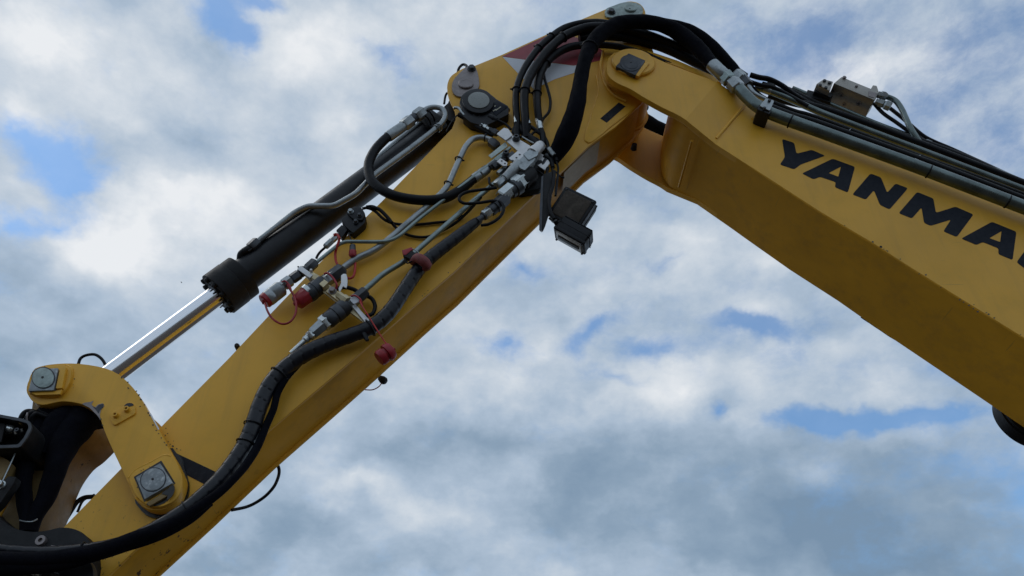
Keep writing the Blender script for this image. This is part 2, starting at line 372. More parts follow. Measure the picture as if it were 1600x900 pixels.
def lathe(name, A, B, prof, m, parent, seg=24, bev=0, label=None, rot=0):
    """turned part from A to B (world points); prof = (t along, radius in m)"""
    ax = (B - A); bm = bmesh.new(); d = ax.normalized()
    ref = Vector((0, 1, 0)) if abs(d.y) < .9 else Vector((0, 0, 1))
    u = (ref - d * ref.dot(d)).normalized(); v = d.cross(u); rings = []
    for t, r in prof:
        c = A + ax * t
        rings.append([bm.verts.new(c + (u * math.cos(2 * PI * k / seg + rot) + v * math.sin(2 * PI * k / seg + rot)) * max(r, 1e-5)) for k in range(seg)])
    for i in range(len(rings) - 1):
        for k in range(seg): bm.faces.new((rings[i][k], rings[i][(k + 1) % seg], rings[i + 1][(k + 1) % seg], rings[i + 1][k]))
    bm.faces.new(rings[0][::-1]); bm.faces.new(rings[-1])
    bmesh.ops.recalc_face_normals(bm, faces=bm.faces)
    if bev:
        es = [e for e in bm.edges if e.calc_face_angle(0) > .6]
        bmesh.ops.bevel(bm, geom=es, offset=bev, segments=2, profile=.6, affect='EDGES', clamp_overlap=True)
    return finish(name, bm, m, parent, 35, label)
def spin(name, a, b, Y, prof, m, parent, seg=24, label=None, rot=0, bev=0, Yb=None):
    """lathe between two photo points at distance Y; radii in photo pixels"""
    A = at(*a, Y); B = at(*b, Yb if Yb else Y); k = m_of(1, A)
    return lathe(name, A, B, [(t, r * k) for t, r in prof], m, parent, seg, bev, label, rot)
def disc(name, c, Y, h, prof, m, parent, seg=28, label=None, rot=0, bev=0):
    """turned part standing proud of a side face: axis along the machine's width, from Y towards the viewer by h"""
    A = at(*c, Y); k = m_of(1, A)
    return lathe(name, A, A + Vector((0, -h, 0)), [(t, r * k) for t, r in prof], m, parent, seg, bev, label, rot)
def bolt(name, c, Y, r, h, m, parent, socket=False, washer=True, label=None):
    A = at(*c, Y); k = m_of(1, A); R = r * k
    e = empty(name, A, parent, label)
    if washer: lathe('washer', A, A + Vector((0, -h * .25, 0)), [(0, R * 1.35), (1, R * 1.3)], m, e, 24)
    B = A + Vector((0, -h * (.25 if washer else 0), 0))
    if socket: lathe('head', B, B + Vector((0, -h, 0)), [(0, R), (.9, R), (1, R * .93), (1, R * .5), (.45, R * .48)], m, e, 20)
    else: lathe('head', B, B + Vector((0, -h, 0)), [(0, R), (.85, R), (1, R * .86)], m, e, 6, rot=random.random())
    return e
def tie(c, d, Y, w, parent, m='plastic', tail=True, name='cable_tie'):
    """a cable tie round a tube at c; d = tube direction in the photo"""
    A = at(*c, Y); B = at(c[0] + d[0], c[1] + d[1], Y); ax = (B - A).normalized(); k = m_of(1, A); R = w / 2 * k
    ref = Vector((0, 1, 0)); u = (ref - ax * ref.dot(ax)).normalized(); v = ax.cross(u); bm = bmesh.new()
    pa = [A + (u * math.cos(2 * PI * i / 20) + v * math.sin(2 * PI * i / 20)) * (R + .0006) for i in range(21)]
    sweep(bm, pa, [1.5 * k * .8] * 21, 6)
    if tail:
        s = A + v * R; sweep(bm, [s - v * .002, s + v * .008 + ax * .002, s + v * .011], [1.7 * k, 1.5 * k, 1.2 * k], 6)
    return finish(name, bm, m, parent)

# ------------------------------------------------------------------ ground (below the frame)
bm = bmesh.new()
bmesh.ops.create_grid(bm, x_segments=40, y_segments=40, size=3000)
for v in bm.verts: v.co.z = 0
o = finish('ground', bm, 'ground', None, 0); o['kind'] = 'structure'

# ------------------------------------------------------------------ the excavator: one thing, everything below is a part of it
root = empty('excavator', (0.9, 2.2, 0)); root['category'] = 'excavator'
root['label'] = 'yellow excavator with raised boom, folded-down stick and black hydraulic hoses against the cloudy sky'
YS0, YS1 = 2.09, 2.31            # stick side faces
YB0, YB1 = 2.035, 2.39          # boom box side faces
YF0, YF1 = 2.00, 2.425            # boom fork
YL0, YL1 = 2.045, 2.355          # bucket linkage side links

# ---- stick
stick = empty('stick', at(700, 400, 2.2), root, 'yellow box-section stick sloping down to the lower left')
top_edge = [(-60,985),(40,884),(100,823),(189,732),(258,660),(357,560),(434,478),(494,416),(600,311),(620,290),(706,201)]
lug1 = sm([(712,186),(710,172),(702,155),(698.5,136),(703,121),(714,112),(728,105),(742,102.5)], 3)
top2 = [(784,85.5),(862,50),(910,29.5),(946,14.5),(962,8)]
lug2 = sm([(972,4),(986,2),(1000,6),(1008,17),(1009,30),(1014,60),(1024,95),(1018,135),(1002,162)], 3)
low_edge = [(962,198),(920,228),(880,266),(846,294),(760,376),(712,422),(658,468),(576,540),(513,594),(406,684),(300,781),(208,862),(176,893),(100,975),(20,1060)]
side_px = top_edge + lug1 + top2 + lug2 + low_edge
plate('side_plate', side_px, YS0, YS0 + .012, 'yellow_side', stick, .0025)
body_px = [(-58,990),(40,892),(100,831),(189,740),(258,668),(357,568),(434,486),(494,424),(600,319),(722,200),(745,116),(784,93),(862,58),(946,23),(975,20),(992,60),(1005,100),(1000,140),(1001,158),(960,194),(918,224),(878,262),(844,290),(758,372),(710,418),(656,464),(574,536),(511,590),(404,680),(298,777),(206,858),(174,889),(98,970),(22,1052)]
# back side plate has the same outline in the machine's own plane
def shifted(name, src_px, Y0, Yn, t, m, parent, bev=.0025, label=None):
    bm = bmesh.new(); f = [at(x, y, Y0) for x, y in src_px]
    a = [bm.verts.new(Vector((p.x, Yn, p.z))) for p in f]; b = [bm.verts.new(Vector((p.x, Yn + t, p.z))) for p in f]; n = len(a)
    bm.faces.new(a); bm.faces.new(b[::-1])
    for i in range(n): bm.faces.new((a[i], a[(i + 1) % n], b[(i + 1) % n], b[i]))
    bmesh.ops.recalc_face_normals(bm, faces=bm.faces)
    if bev:
        es = [e for e in bm.edges if len(e.link_faces) == 2 and e.calc_face_angle(0) > .6]
        bmesh.ops.bevel(bm, geom=es, offset=bev, segments=2, profile=.6, affect='EDGES', clamp_overlap=True)
    return finish(name, bm, m, parent, 35, label)
shifted('side_plate', side_px, YS0, YS1 - .012, .012, 'yellow_side', stick)
shifted('box_plate', body_px, YS0, YS0 + .0125, YS1 - YS0 - .025, 'yellow_worn', stick, .002)
# pivot boss in the boom fork
PC = (985, 98)
A = at(*PC, YF0)
lathe('pivot_boss', Vector((A.x, YF0 + .031, A.z)), Vector((A.x, YS0 + .02, A.z)), [(0, .100), (.15, .108), (.5, .108), (.55, .118), (.8, .122), (1, .128)], 'yellow', stick, 48)
lathe('pivot_boss', Vector((A.x, YF1 - .031, A.z)), Vector((A.x, YS1 - .02, A.z)), [(0, .100), (.15, .108), (.4, .108), (.45, .118), (.8, .122), (1, .130)], 'yellow', stick, 48)
lathe('pivot_boss', Vector((A.x, YS0 + .02, A.z)), Vector((A.x, YS1 - .02, A.z)), [(0, .115), (1, .115)], 'yellow_worn', stick, 48)
# raised casting outline round the boss
rein = [(935,125),(934,146),(931,160),(922,188),(914,214),(917,221),(924,221),(958,195),(992,168),(1012,140),(1018,110),(1005,75),(980,62),(952,70),(938,95)]
plate('boss_doubler', sm(rein, 3, True), YS0 - .005, YS0 + .003, 'yellow', stick, .003)
tube('weld_bead', sm([(932,118),(936,140),(931,160),(922,188),(914,214),(918,222),(928,219),(958,194),(986,172)], 3), 3.2, 'yellow', stick, Y=YS0 - .001, seg=8, wob=.12)
tube('weld_bead', sm([(942,80),(939,104),(945,128),(958,148),(978,158)], 3), 4, 'yellow', stick, Y=YS0 - .012, seg=8, wob=.14)
plate('sticker', [(967,160),(977.5,166),(948,191.5),(938,185)], YS0 - .0062, YS0 - .0053, 'tape', stick, 0, 'small black rectangular sticker beside the boom pivot')
# lug at the cylinder pivot
LUG = at(727, 130, YS0)
lathe('cylinder_lug_boss', LUG + Vector((0, -.001, 0)), LUG + Vector((0, .035, 0)), [(0, .058), (1, .058)], 'yellow', stick, 36)
lathe('cylinder_lug_boss', Vector((LUG.x, YS1 - .035, LUG.z)), Vector((LUG.x, YS1, LUG.z)), [(0, .058), (1, .058)], 'yellow', stick, 36)
def keeper(px, cen, rr, bpos, m, Y, label):
    k = empty('pin_keeper', at(*cen, Y), stick, label)
    plate('keeper_plate', px, Y - .010, Y, m, k, .0018)
    disc('pin_head', cen, Y - .010, .010, [(0, rr), (.75, rr), (1, rr * .9), (1, rr * .62), (.93, rr * .6)], m, k)
    bolt('bolt', bpos, Y - .010, 5.2 if rr < 15 else 4.6, .014, 'dark_steel', k)
    return k
kp = sm([(706,137),(710,147),(722,151),(738,147),(747,138),(749,130),(747,116),(743,106),(734,102),(727,106),(716,116),(708,126)], 3, True)
keeper(kp, (728,132), 12, (737,108), 'keeper', YS0, 'grey teardrop pin keeper at the cylinder pivot')
kp = sm([(945,19),(948,26),(960,27),(985,27),(1000,25),(1005,16),(1000,7),(986,3),(972,4),(958,9),(948,13)], 3, True)
keeper(kp, (985,14), 9.5, (955,19.5), 'keeper_green', YS0, 'green-grey pin keeper at the top of the stick')
disc('pin_centre', (984,14), YS0 - .018, .003, [(0, 1.4), (1, 1.2)], 'grease', stick, 12)
# star decal, flat print on the side face
plate('decal', [(784.5,88),(822,70.5),(849,58),(866,51),(884,54),(906,60),(930,70),(951,87),(938,94),(922,98),(896,102),(848,96),(822,93)], YS0 - .0012, YS0 - .0003, 'redv', stick, 0, 'dark red upper half of the pointed decal')
plate('decal', [(785,88.6),(822,93.6),(848,96.6),(896,102.6),(922,98.6),(896,114),(866,124),(834,139),(821,126),(810,115)], YS0 - .0012, YS0 - .0003, 'white', stick, 0, 'white lower half of the pointed decal')
plate('tape_strip', [(262,702),(300,719.5),(345,741),(330,762),(288,740),(270,722)], YS0 - .0015, YS0 - .0003, 'tape', stick, 0, 'dark strip across the stick beside the lower link pin')
plate('paint_wear', sm([(266,703),(272,706),(280,711),(287,722),(288,738),(283,742),(276,735),(270,720),(266,711)], 2, True), YS0 - .0024, YS0 - .0016, 'grease', stick, 0)
def chips(cs, Y, mt, par):
    for (x, y, r) in cs:
        n = random.randint(7, 10); ph = random.random() * 6
        px = [(x + r * (1 + .45 * random.uniform(-1, 1)) * math.cos(2 * PI * i / n + ph) * 1.3, y + r * (1 + .45 * random.uniform(-1, 1)) * math.sin(2 * PI * i / n + ph)) for i in range(n)]
        plate('paint_chip', px, Y - .0009, Y - .0003, mt, par, 0, smooth=0)
chips([(258,680,1),(263,690,.7),(262,677,.6),(270,697,1.1),(276,701,.8),(266,694,.7),(271,689,.5),(282,703,.7),(259,669,.6)], YS0, 'grease', stick)
# small things on the far and top edge
tube('breather_hose', [(424,712,2.30),(436,733,2.33),(431,755,2.33),(418,772,2.33),(402,784,2.33),(385,792,2.32),(362,797,2.28)], 5, 'rubber', root)
tube('far_tube', [(84,838,2.28),(96,822,2.28),(120,784,2.28),(131,777,2.28),(148,776,2.28)], 7.5, 'matt', root, bend=.03, label='black bent tube behind the lower stick')
tube('far_tube', [(121,800,2.31),(130,782,2.31),(148,773,2.31)], 4, 'matt', root)
disc('edge_bolt', (373,546), 2.2, .03, [(0, 4), (.8, 4), (1, 3)], 'matt', stick, 12)

# ---- stick cylinder
cyl = empty('hydraulic_cylinder', at(560, 290, 2.2), root, 'black stick cylinder above the stick with its chrome rod run out to the lower left')
YC = 2.20
def ax(x): return (x, 425.5 - .748 * (x - 388))
Bt = at(*ax(722), YC); Bb = at(*ax(378), YC); Rb = m_of(54, Bb) / 2
Rt = Rb
lathe('barrel', Bb, Bt, [(0, Rb), (.96, Rb), (.985, Rb * .8), (1, Rb * .8)], 'black', cyl, 48)
lathe('barrel_eye', Bt + Vector((-.01, -.055, -.005)), Bt + Vector((-.01, .055, -.005)), [(0, .052), (1, .052)], 'black', cyl, 32)
h0 = at(*ax(341), YC); h1 = at(*ax(380), YC)
rk = m_of(1, h0)
lathe('cylinder_head', h0, h1, [(0, 35 * rk), (.02, 37 * rk), (.62, 37 * rk), (.64, 36 * rk), (.70, 36.5 * rk), (1, 36.5 * rk), (1, 27 * rk)], 'matt', cyl, 48)
axd = (h1 - h0).normalized(); uu = (Vector((0, 1, 0)) - axd * axd.y).normalized(); vv = axd.cross(uu)
for k in range(10):
    a = 2 * PI * k / 10 + .2; c = h0 + (uu * math.cos(a) + vv * math.sin(a)) * 30 * rk
    lathe('head_bolt', c, c - axd * .012, [(0, 4.4 * rk), (.85, 4.4 * rk), (1, 3.9 * rk), (1, 2.2 * rk), (.5, 2 * rk)], 'matt', cyl, 14)
lathe('wiper_seal', h0, h0 - axd * .006, [(0, 21 * rk), (1, 20 * rk)], 'rubber', cyl, 36)
r0 = at(*ax(345), YC); r1 = at(98, 643, YC)
lathe('chrome_rod', r0, r1, [(0, 16.6 * rk), (1, 16.6 * rk * 1.0)], 'chrome', cyl, 64)
lathe('rod_eye', r1 + Vector((0, -.06, 0)), r1 + Vector((0, .06, 0)), [(0, .062), (1, .062)], 'matt', cyl, 36)
# pipes that run along the barrel
tube('oil_pipe', [(402,378,2.135),(460,332,2.12),(480,322,2.115),(522,322,2.10),(556,303,2.085),(584,274,2.08),(640,233,2.08),(676,205,2.08),(692,191,2.08),(697,180,2.08),(692,170,2.08),(680,167,2.08),(668,169,2.08),(656,177,2.08)], 9.6, 'tube_grey', cyl, bend=.022, label='grey steel pipe that kinks along the barrel and hooks over at the top')
spin('pipe_nut', (391,388), (403,377), 2.135, [(0, 8), (.1, 9), (.9, 9), (1, 8)], 'dark_steel', cyl, 6)
tube('pipe_elbow', [(402,380,2.135),(385,391,2.135),(376,396,2.14),(375,408,2.16)], [12, 12, 11, 11], 'black', cyl, bend=.02)
tube('guard_rib', [(388,393,2.13),(430,360,2.13),(478,328,2.13),(500,318,2.13)], 4, 'black', cyl)
tube('oil_pipe', [(572,282,2.16),(590,246,2.15),(630,212,2.15),(662,188,2.15),(672,180,2.16)], 8, 'tube_grey', cyl, bend=.03, label='straight grey pipe behind the hose loop')
for c in ((668,184), (662,190)): tie(c, (1, -.75), 2.12, 30, cyl, 'rubber', False)
tie((686,198), (1, -.75), 2.08, 11, cyl, 'zinc', False, 'pipe_band'); tie((683,200.5), (1, -.75), 2.08, 11, cyl, 'zinc', False, 'pipe_band')
plate('pipe_saddle', rnd([(652,176),(668,166),(690,182),(700,196),(690,204),(668,196)], 3), 2.115, 2.14, 'matt', cyl)
spin('hose_nut', (630,197), (643,187), 2.075, [(0, 9), (.1, 10), (.9, 10), (1, 9)], 'tube_grey', cyl, 6, label='pale hex nut')
spin('hose_nut', (641,188), (650,182), 2.075, [(0, 7.5), (1, 7.5)], 'dark_steel', cyl, 24)
spin('hose_nut', (649,183), (661,174), 2.075, [(0, 9), (.1, 10), (.9, 10), (1, 9)], 'tube_grey', cyl, 6, rot=.3)
spin('hose_ferrule', (606,214), (632,196), 2.075, [(0, 8.3), (.1, 8.8), (.9, 8.2), (1, 7)], 'tube_grey', cyl)
tube('hose', [(611,210,2.075),(599,220,2.07),(585,236,2.065),(576,257,2.06),(579,279,2.055),(593,294,2.05),(614,305,2.045),(640,311,2.045),(670,313,2.045),(696,309,2.05),(720,296,2.055),(746,275,2.055)], [14,15,15,15.5,15.5,16,16,16,16,16,15,14], 'rubber', root, seg=20, label='thick black hose looping down from the cylinder pipe over the stick')
spin('hose_ferrule', (740,280), (763,263), 2.055, [(0, 7.5), (.05, 8), (.35, 8), (.4, 6.6), (.45, 8), (.9, 7.8), (1, 6)], 'zinc', root, 24)
# thin cables by the cylinder pivot
tube('cable', [(715,116,2.12),(717,107,2.11),(723,101,2.11),(729,103,2.10),(728,110,2.09)], 4.2, 'rubber', root)
tube('cable', [(694,162,2.15),(696,150,2.15),(700,145,2.14),(706,150,2.13)], 3.6, 'rubber', root)
tube('cable', [(714,180,2.06),(706,190,2.06),(700,200,2.06),(697,206,2.06)], 2, 'rubber', root)
plate('eye_block', rnd([(690,170),(704,157),(716,160),(722,178),(714,192),(700,188)], 4), 2.13, 2.27, 'matt', cyl)

# ---- bucket linkage
linkage = empty('side_link', at(150, 660, YL0), root, 'near curved yellow side link with two square-headed pins')
link_px = sm([(41,610),(43,598),(50,585),(54,576),(66,571.5),(80,569),(100,567.5),(124,568),(152,572),(174,578.5),(192,590),(208,606),(222,625),(234,647),(248,671),(266,704),(277,722),(287,744),(287.5,756),(282,774),(271,788),(254,796),(238,797),(224,792),(211,780),(203,762),(195,744),(184,720),(170,690),(160,665),(156,652),(149,643),(139,636),(126,631),(112,628),(96,627),(80,630),(66,632.5),(52,628),(44,618)], 2, True)
plate('link_plate', link_px, YL0, YL0 + .035, 'yellow', linkage, .003)
fl = empty('side_link', at(170, 700, YL1), root, 'far side link, partly seen behind the near one')
shifted('link_plate', [(x, y if y < 762 else 762 + (y - 762) * .2) for x, y in link_px], YL0, YL1 - .035, .035, 'yellow', fl, .003)
# lower pin: raised rounded pad, square retained head
pad = rnd([(199,745),(211,733),(236,720),(256,709),(268,710),(276,722),(286,744),(284,768),(270,785),(248,793),(228,789),(212,776)], 9)
plate('pin_pad', pad, YL0 - .014, YL0 + .002, 'yellow', linkage, .004)
tube('weld_bead', [(201,747),(211,735),(236,722),(256,711),(267,713)], 3.4, 'yellow', linkage, Y=YL0 - .012, seg=8, wob=.15)
tube('weld_bead', [(212,778),(222,786),(238,793),(254,791),(270,783),(280,772),(284,758),(281,742),(273,726)], 3, 'yellow', linkage, Y=YL0 - .004, seg=8, wob=.15)
p1 = empty('link_pin', at(238, 752, YL0), linkage)
plate('pin_square', rnd([(212,746),(250,723.5),(270,754.5),(226,780)], 1.5), YL0 - .030, YL0 - .012, 'pin', p1, .0015)
plate('pin_shadow_gap', [(209,745),(252,719.5),(274,755),(225,784)], YL0 - .0150, YL0 - .0135, 'grease', p1, 0)
plate('pin_disc', oval(239,749,19.5,17,-30), YL0 - .0335, YL0 - .030, 'pin', p1, .0012)
plate('pin_ring', oval(239,749,21,18.5,-30), YL0 - .0318, YL0 - .030, 'pin_dark', p1, .0006)
disc('grease_nipple', (238.5,748.5), YL0 - .0335, .002, [(0, 2), (1, 1.8)], 'grease', p1, 14)
plate('retainer_bar', rnd([(229,785),(262,766),(266,772),(233,791)], 2), YL0 - .024, YL0 - .012, 'yellow_dirty', p1, .0015)
plate('grease_smear', sm([(252,771),(262,764),(270,757),(273,765),(268,776),(260,781),(262,774)], 2, True), YL0 - .0262, YL0 - .0245, 'grease', linkage, 0)
plate('grease_smear', sm([(228,787),(240,786),(252,782),(264,776),(262,782),(250,789),(236,791)], 2, True), YL0 - .0155, YL0 - .0142, 'grease', linkage, 0)
gs = sm([(226,789),(240,799),(256,797),(272,789),(284,775),(289,758),(287,741),(290,756),(288,775),(277,793),(258,803),(238,803)], 2, True)
shifted('grease_ring', sm([(210,775),(216,792),(228,804),(242,809),(260,808),(277,799),(290,784),(295,764),(292,744),(270,700),(220,720)], 2, True), YL0 + .036, YL0 + .036, .008, 'grease', linkage, 0)
# upper pin
pad = rnd([(42,606),(46,588),(54,574),(100,570),(112,574),(110,596),(100,612),(84,620),(56,618),(46,614)], 6)
plate('pin_pad', pad, YL0 - .012, YL0 + .002, 'yellow', linkage, .004)
tube('weld_bead', [(103,571),(112,576),(112,590),(106,604),(96,614),(82,620),(60,619),(48,615)], 3.4, 'yellow', linkage, Y=YL0 - .003, seg=8, wob=.2)
p2 = empty('link_pin', at(67, 592, YL0), linkage)
plate('pin_square', rnd([(53,577),(91,575),(84,609.5),(44,611)], 1.5), YL0 - .028, YL0 - .010, 'pin', p2, .0015)
plate('pin_disc', oval(67,590,17,15.5,0), YL0 - .0315, YL0 - .028, 'keeper_green', p2, .0012)
plate('pin_ring', oval(67.5,590,18.6,17,0), YL0 - .0298, YL0 - .028, 'pin_dark', p2, .0006)
disc('grease_nipple', (66.5,589.5), YL0 - .0315, .002, [(0, 2), (1, 1.8)], 'grease', p2, 14)
plate('retainer_bar', rnd([(94,574),(103,573),(97,606),(87,607)], 1.2), YL0 - .026, YL0 - .011, 'yellow', p2, .002)
plate('retainer_bar', rnd([(48,613),(84,611.5),(97,608),(94,616),(56,617)], 1.2), YL0 - .020, YL0 - .011, 'yellow', p2, .002)
# bracket pad with two threaded bosses
plate('hose_bracket_pad', rnd([(172,645),(204,628),(211,634),(212,646),(178,665),(173,658)], 4), YL0 - .006, YL0 + .001, 'yellow', linkage, .002)
for c in ((182,650), (199.5,641)):
    disc('threaded_boss', c, YL0 - .005, .014, [(0, 5.2), (.2, 4.2), (1, 4), (1, 2), (.4, 1.9)], 'yellow', linkage, 22)
    disc('thread_hole', (c[0] - .2, c[1] - 2), YL0 - .012, .001, [(0, 2), (1, 2)], 'grease', linkage, 12)
plate('paint_chip', sm([(194,634),(199,630),(206,630),(209,633),(203,635),(198,636)], 2, True), YL0 - .0072, YL0 - .0062, 'grease', linkage, 0)
plate('paint_chip', [(128,631),(133,629),(141,628),(146,626),(143,632),(148,637),(153,632),(161,630),(163,634),(158,640),(156,648),(157,656),(152,649),(146,643),(140,637)], YL0 - .0011, YL0 - .0002, 'keeper', linkage, 0, 'bare grey metal where paint flaked off the inner curve')
plate('paint_chip', [(144,634),(150,637),(155,632),(162,631),(161,636),(156,641),(154,646),(150,641)], YL0 - .0018, YL0 - .0012, 'pin_dark', linkage, 0)
plate('bare_edge', [(233,645),(235.6,645.5),(249,670.5),(247.2,671.5)], YL0 - .0012, YL0 - .0002, 'alu', linkage, 0, 'bright bare-metal streak on the outer edge of the near link')
chips([(190,590,1.2),(200,597,.9),(213,611,1),(217,617,1.1),(220,624,1.2),(226,632,.8),(232,645,1.2),(234,649,1),(157,655,1.3),(160,664,1),(116,592,.8)], YL0, 'grease', linkage)
for i in range(9): chips([(103 + random.uniform(-3, 12), 580 + random.uniform(-6, 26), .5)], YL0 - .0005, 'yellow_dirty', linkage)
tube('cable', [(122,570,2.2),(126,560,2.2),(135,555,2.2),(148,554,2.2),(158,560,2.2),(164,569,2.2),(165,577,2.2)], 4.6, 'rubber', root, label='black cable arching over the curved link')
# link to the bucket, seen through the curve of the side link
blk = empty('bucket_link', at(90, 690, 2.2), root, 'scuffed tan-yellow bucket link below the upper pin')
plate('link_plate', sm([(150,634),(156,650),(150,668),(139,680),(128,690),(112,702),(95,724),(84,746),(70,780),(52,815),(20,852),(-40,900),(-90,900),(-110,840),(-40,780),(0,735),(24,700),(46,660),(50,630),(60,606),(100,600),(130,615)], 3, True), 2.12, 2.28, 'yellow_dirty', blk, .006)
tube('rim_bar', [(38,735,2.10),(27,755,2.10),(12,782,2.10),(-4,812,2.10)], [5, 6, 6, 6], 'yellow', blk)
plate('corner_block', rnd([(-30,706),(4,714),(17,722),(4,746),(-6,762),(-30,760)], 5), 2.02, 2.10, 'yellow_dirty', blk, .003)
disc('link_boss', (22,722), 2.10, .03, [(0, 6), (1, 5)], 'yellow', blk)
# protective sleeves between the links
tube('hose_sleeve', [(172,618,2.20),(152,638,2.14),(124,664,2.11),(101,694,2.09),(86,735,2.07),(72,776,2.07),(54,808,2.07),(46,832,2.07)], [50,60,54,44,32,27,25,24], 'sleeve', root, wob=.07, seg=20, label='black fabric sleeve curving down from the upper pin')
tube('hose_sleeve', [(110,620,2.16),(84,640,2.11),(62,668,2.09),(48,704,2.08),(38,740,2.07),(37,776,2.07),(42,806,2.07),(42,832,2.07)], [30,36,34,30,24,22,22,20], 'sleeve', root, wob=.07, seg=20, label='straighter black fabric sleeve left of the other')
tube('hose_sleeve', [(150,640,2.16),(120,646,2.12),(96,660,2.09),(78,684,2.08),(68,712,2.08)], [24,40,44,36,26], 'sleeve', root, wob=.08, seg=20)
tube('sleeve_clamp', [(31,813,2.05),(40,815,2.035),(50,815,2.035),(58,811,2.05)], 2.2, 'zinc', root)
for dx in (0, 9, 17):
    tube('hose', [(32+dx,664-dx*.1,2.06),(33+dx,652,2.05),(41+dx,643+dx*.2,2.05),(54+dx,644+dx*.4,2.06),(70+dx,652+dx*.3,2.09),(90+dx,660,2.12)], 7.5, 'rubber', root)
tube('grab_handle', [(42,660,2.04),(42,650,2.03),(43,645,2.03)], 3, 'keeper', root)
for i in range(4): tube('cable', [(58+i*5,640+i*4,2.06),(72+i*4,646+i*4,2.06),(84+i*3,652+i*4,2.07)], 2.4, 'rubber', root)
# guard box at the left edge with its bolt inside
gb = empty('guard_box', at(20, 680, 1.96), root, 'black open-fronted guard box at the left edge of the frame')
outer = rnd([(-60,636),(0,647.5),(30,653),(47,658),(50,668),(41,686),(31,699),(2,700),(-60,698)], 4)
inner = rnd([(-56,641),(0,652),(28,657),(43,661.5),(45,668),(37,684),(28,694.5),(4,695.5),(-56,693)], 3)
plate('box_rim', outer, 1.96, 1.966, 'dark_steel', gb, 0, hole=inner)
plate('box_wall', outer, 1.9661, 2.135, 'matt', gb, 0, hole=inner)
plate('box_back', inner, 2.04, 2.055, 'matt', gb, 0)
plate('inner_flap', [(-50,655),(8,662),(2,690),(-50,690)], 1.985, 1.99, 'matt', gb, .001)
spin('fitting', (10,668), (22,672), 2.0, [(0, 5), (.3, 5), (.35, 6.5), (.8, 6.5), (1, 4)], 'bright', gb, 18)
spin('fitting', (24,676), (36,672), 1.99, [(0, 5), (.5, 5), (.55, 3.6), (1, 3.4)], 'bright', gb, 6)
disc('fitting', (37,665), 2.0, .02, [(0, 3.2), (1, 2.8)], 'brass', gb, 6)
disc('fitting', (29,674), 1.985, .012, [(0, 3.6), (1, 3.2), (1, 1.6), (.5, 1.6)], 'dark_steel', gb, 20)
plate('side_bracket', rnd([(13,744),(25,745),(22,754),(0,786),(-14,800),(-20,780)], 1.5), 2.00, 2.03, 'matt', root, .002)
bolt('bolt', (3,758), 2.00, 4.8, .014, 'bright', root, socket=True)
tube('thin_rod', [(24,708,2.0),(16,726,2.0),(4,752,2.0)], 2.2, 'zinc', root)
# coupler body at the lower left corner
cp = empty('quick_coupler', at(60, 880, 2.05), root, 'black coupler body with a rounded top in the lower left corner')
cp_px = sm([(-40,780),(-12,798),(0,808),(13,819),(30,827),(53,830),(73,828),(93,823.5),(111,824.5),(127,831),(138,842),(144.5,856),(147,878),(144,905),(138,940),(60,1000),(-60,1000),(-70,880)], 3, True)
plate('coupler_plate', cp_px, 2.045, 2.33, 'matt', cp, .006)
lathe('lifting_eye', at(66,846,2.045), at(66,846,2.045) + Vector((0, -.012, 0)), [(0, .013), (1, .013), (1, .006), (.3, .006)], 'keeper', cp, 22)
tube('weld_bead', [(80,853,2.043),(88,854,2.043),(96,853,2.043)], 2.4, 'keeper', cp)
for (a, b, r) in (((38,896),(50,893),5.5), ((52,893),(64,898),6), ((82,896),(92,899),4)):
    spin('coupler_fitting', a, b, 2.01, [(0, r), (.5, r), (.55, r * .7), (1, r * .65)], 'bright' if r == 6 else 'dark_steel', cp, 18)
plate('coupler_shell', sm([(-40,868),(40,866),(100,864),(128,868),(142,880),(146,900),(140,940),(0,960),(-60,930)], 3, True), 2.015, 2.044, 'black', cp, .004)
def glyph(cx, cy, w, h, hole, Y, par):
    plate('letter', rnd([(cx-w,cy-h),(cx+w,cy-h),(cx+w,cy+h),(cx-w,cy+h)], w*.7), Y, Y + .0006, 'ytext', par, 0, hole=[(cx+x*w*.45, cy+y*h*.55) for x, y in ((-1,-1),(1,-1),(1,1),(-1,1))] if hole == 1 else None)
glyph(3.2, 892.5, 2.6, 4.0, 1, 2.0142, cp)
plate('letter', rnd([(7,888.5),(12.6,888.5),(12.6,896.5),(7,896.5)], 1.8), 2.0142, 2.0148, 'ytext', cp, 0, hole=[(8.7,890.4),(10.9,890.4),(10.9,892),(8.7,892)])
plate('letter_hole', [(8.7,893.2),(10.9,893.2),(10.9,894.9),(8.7,894.9)], 2.0136, 2.0140, 'black', cp, 0)

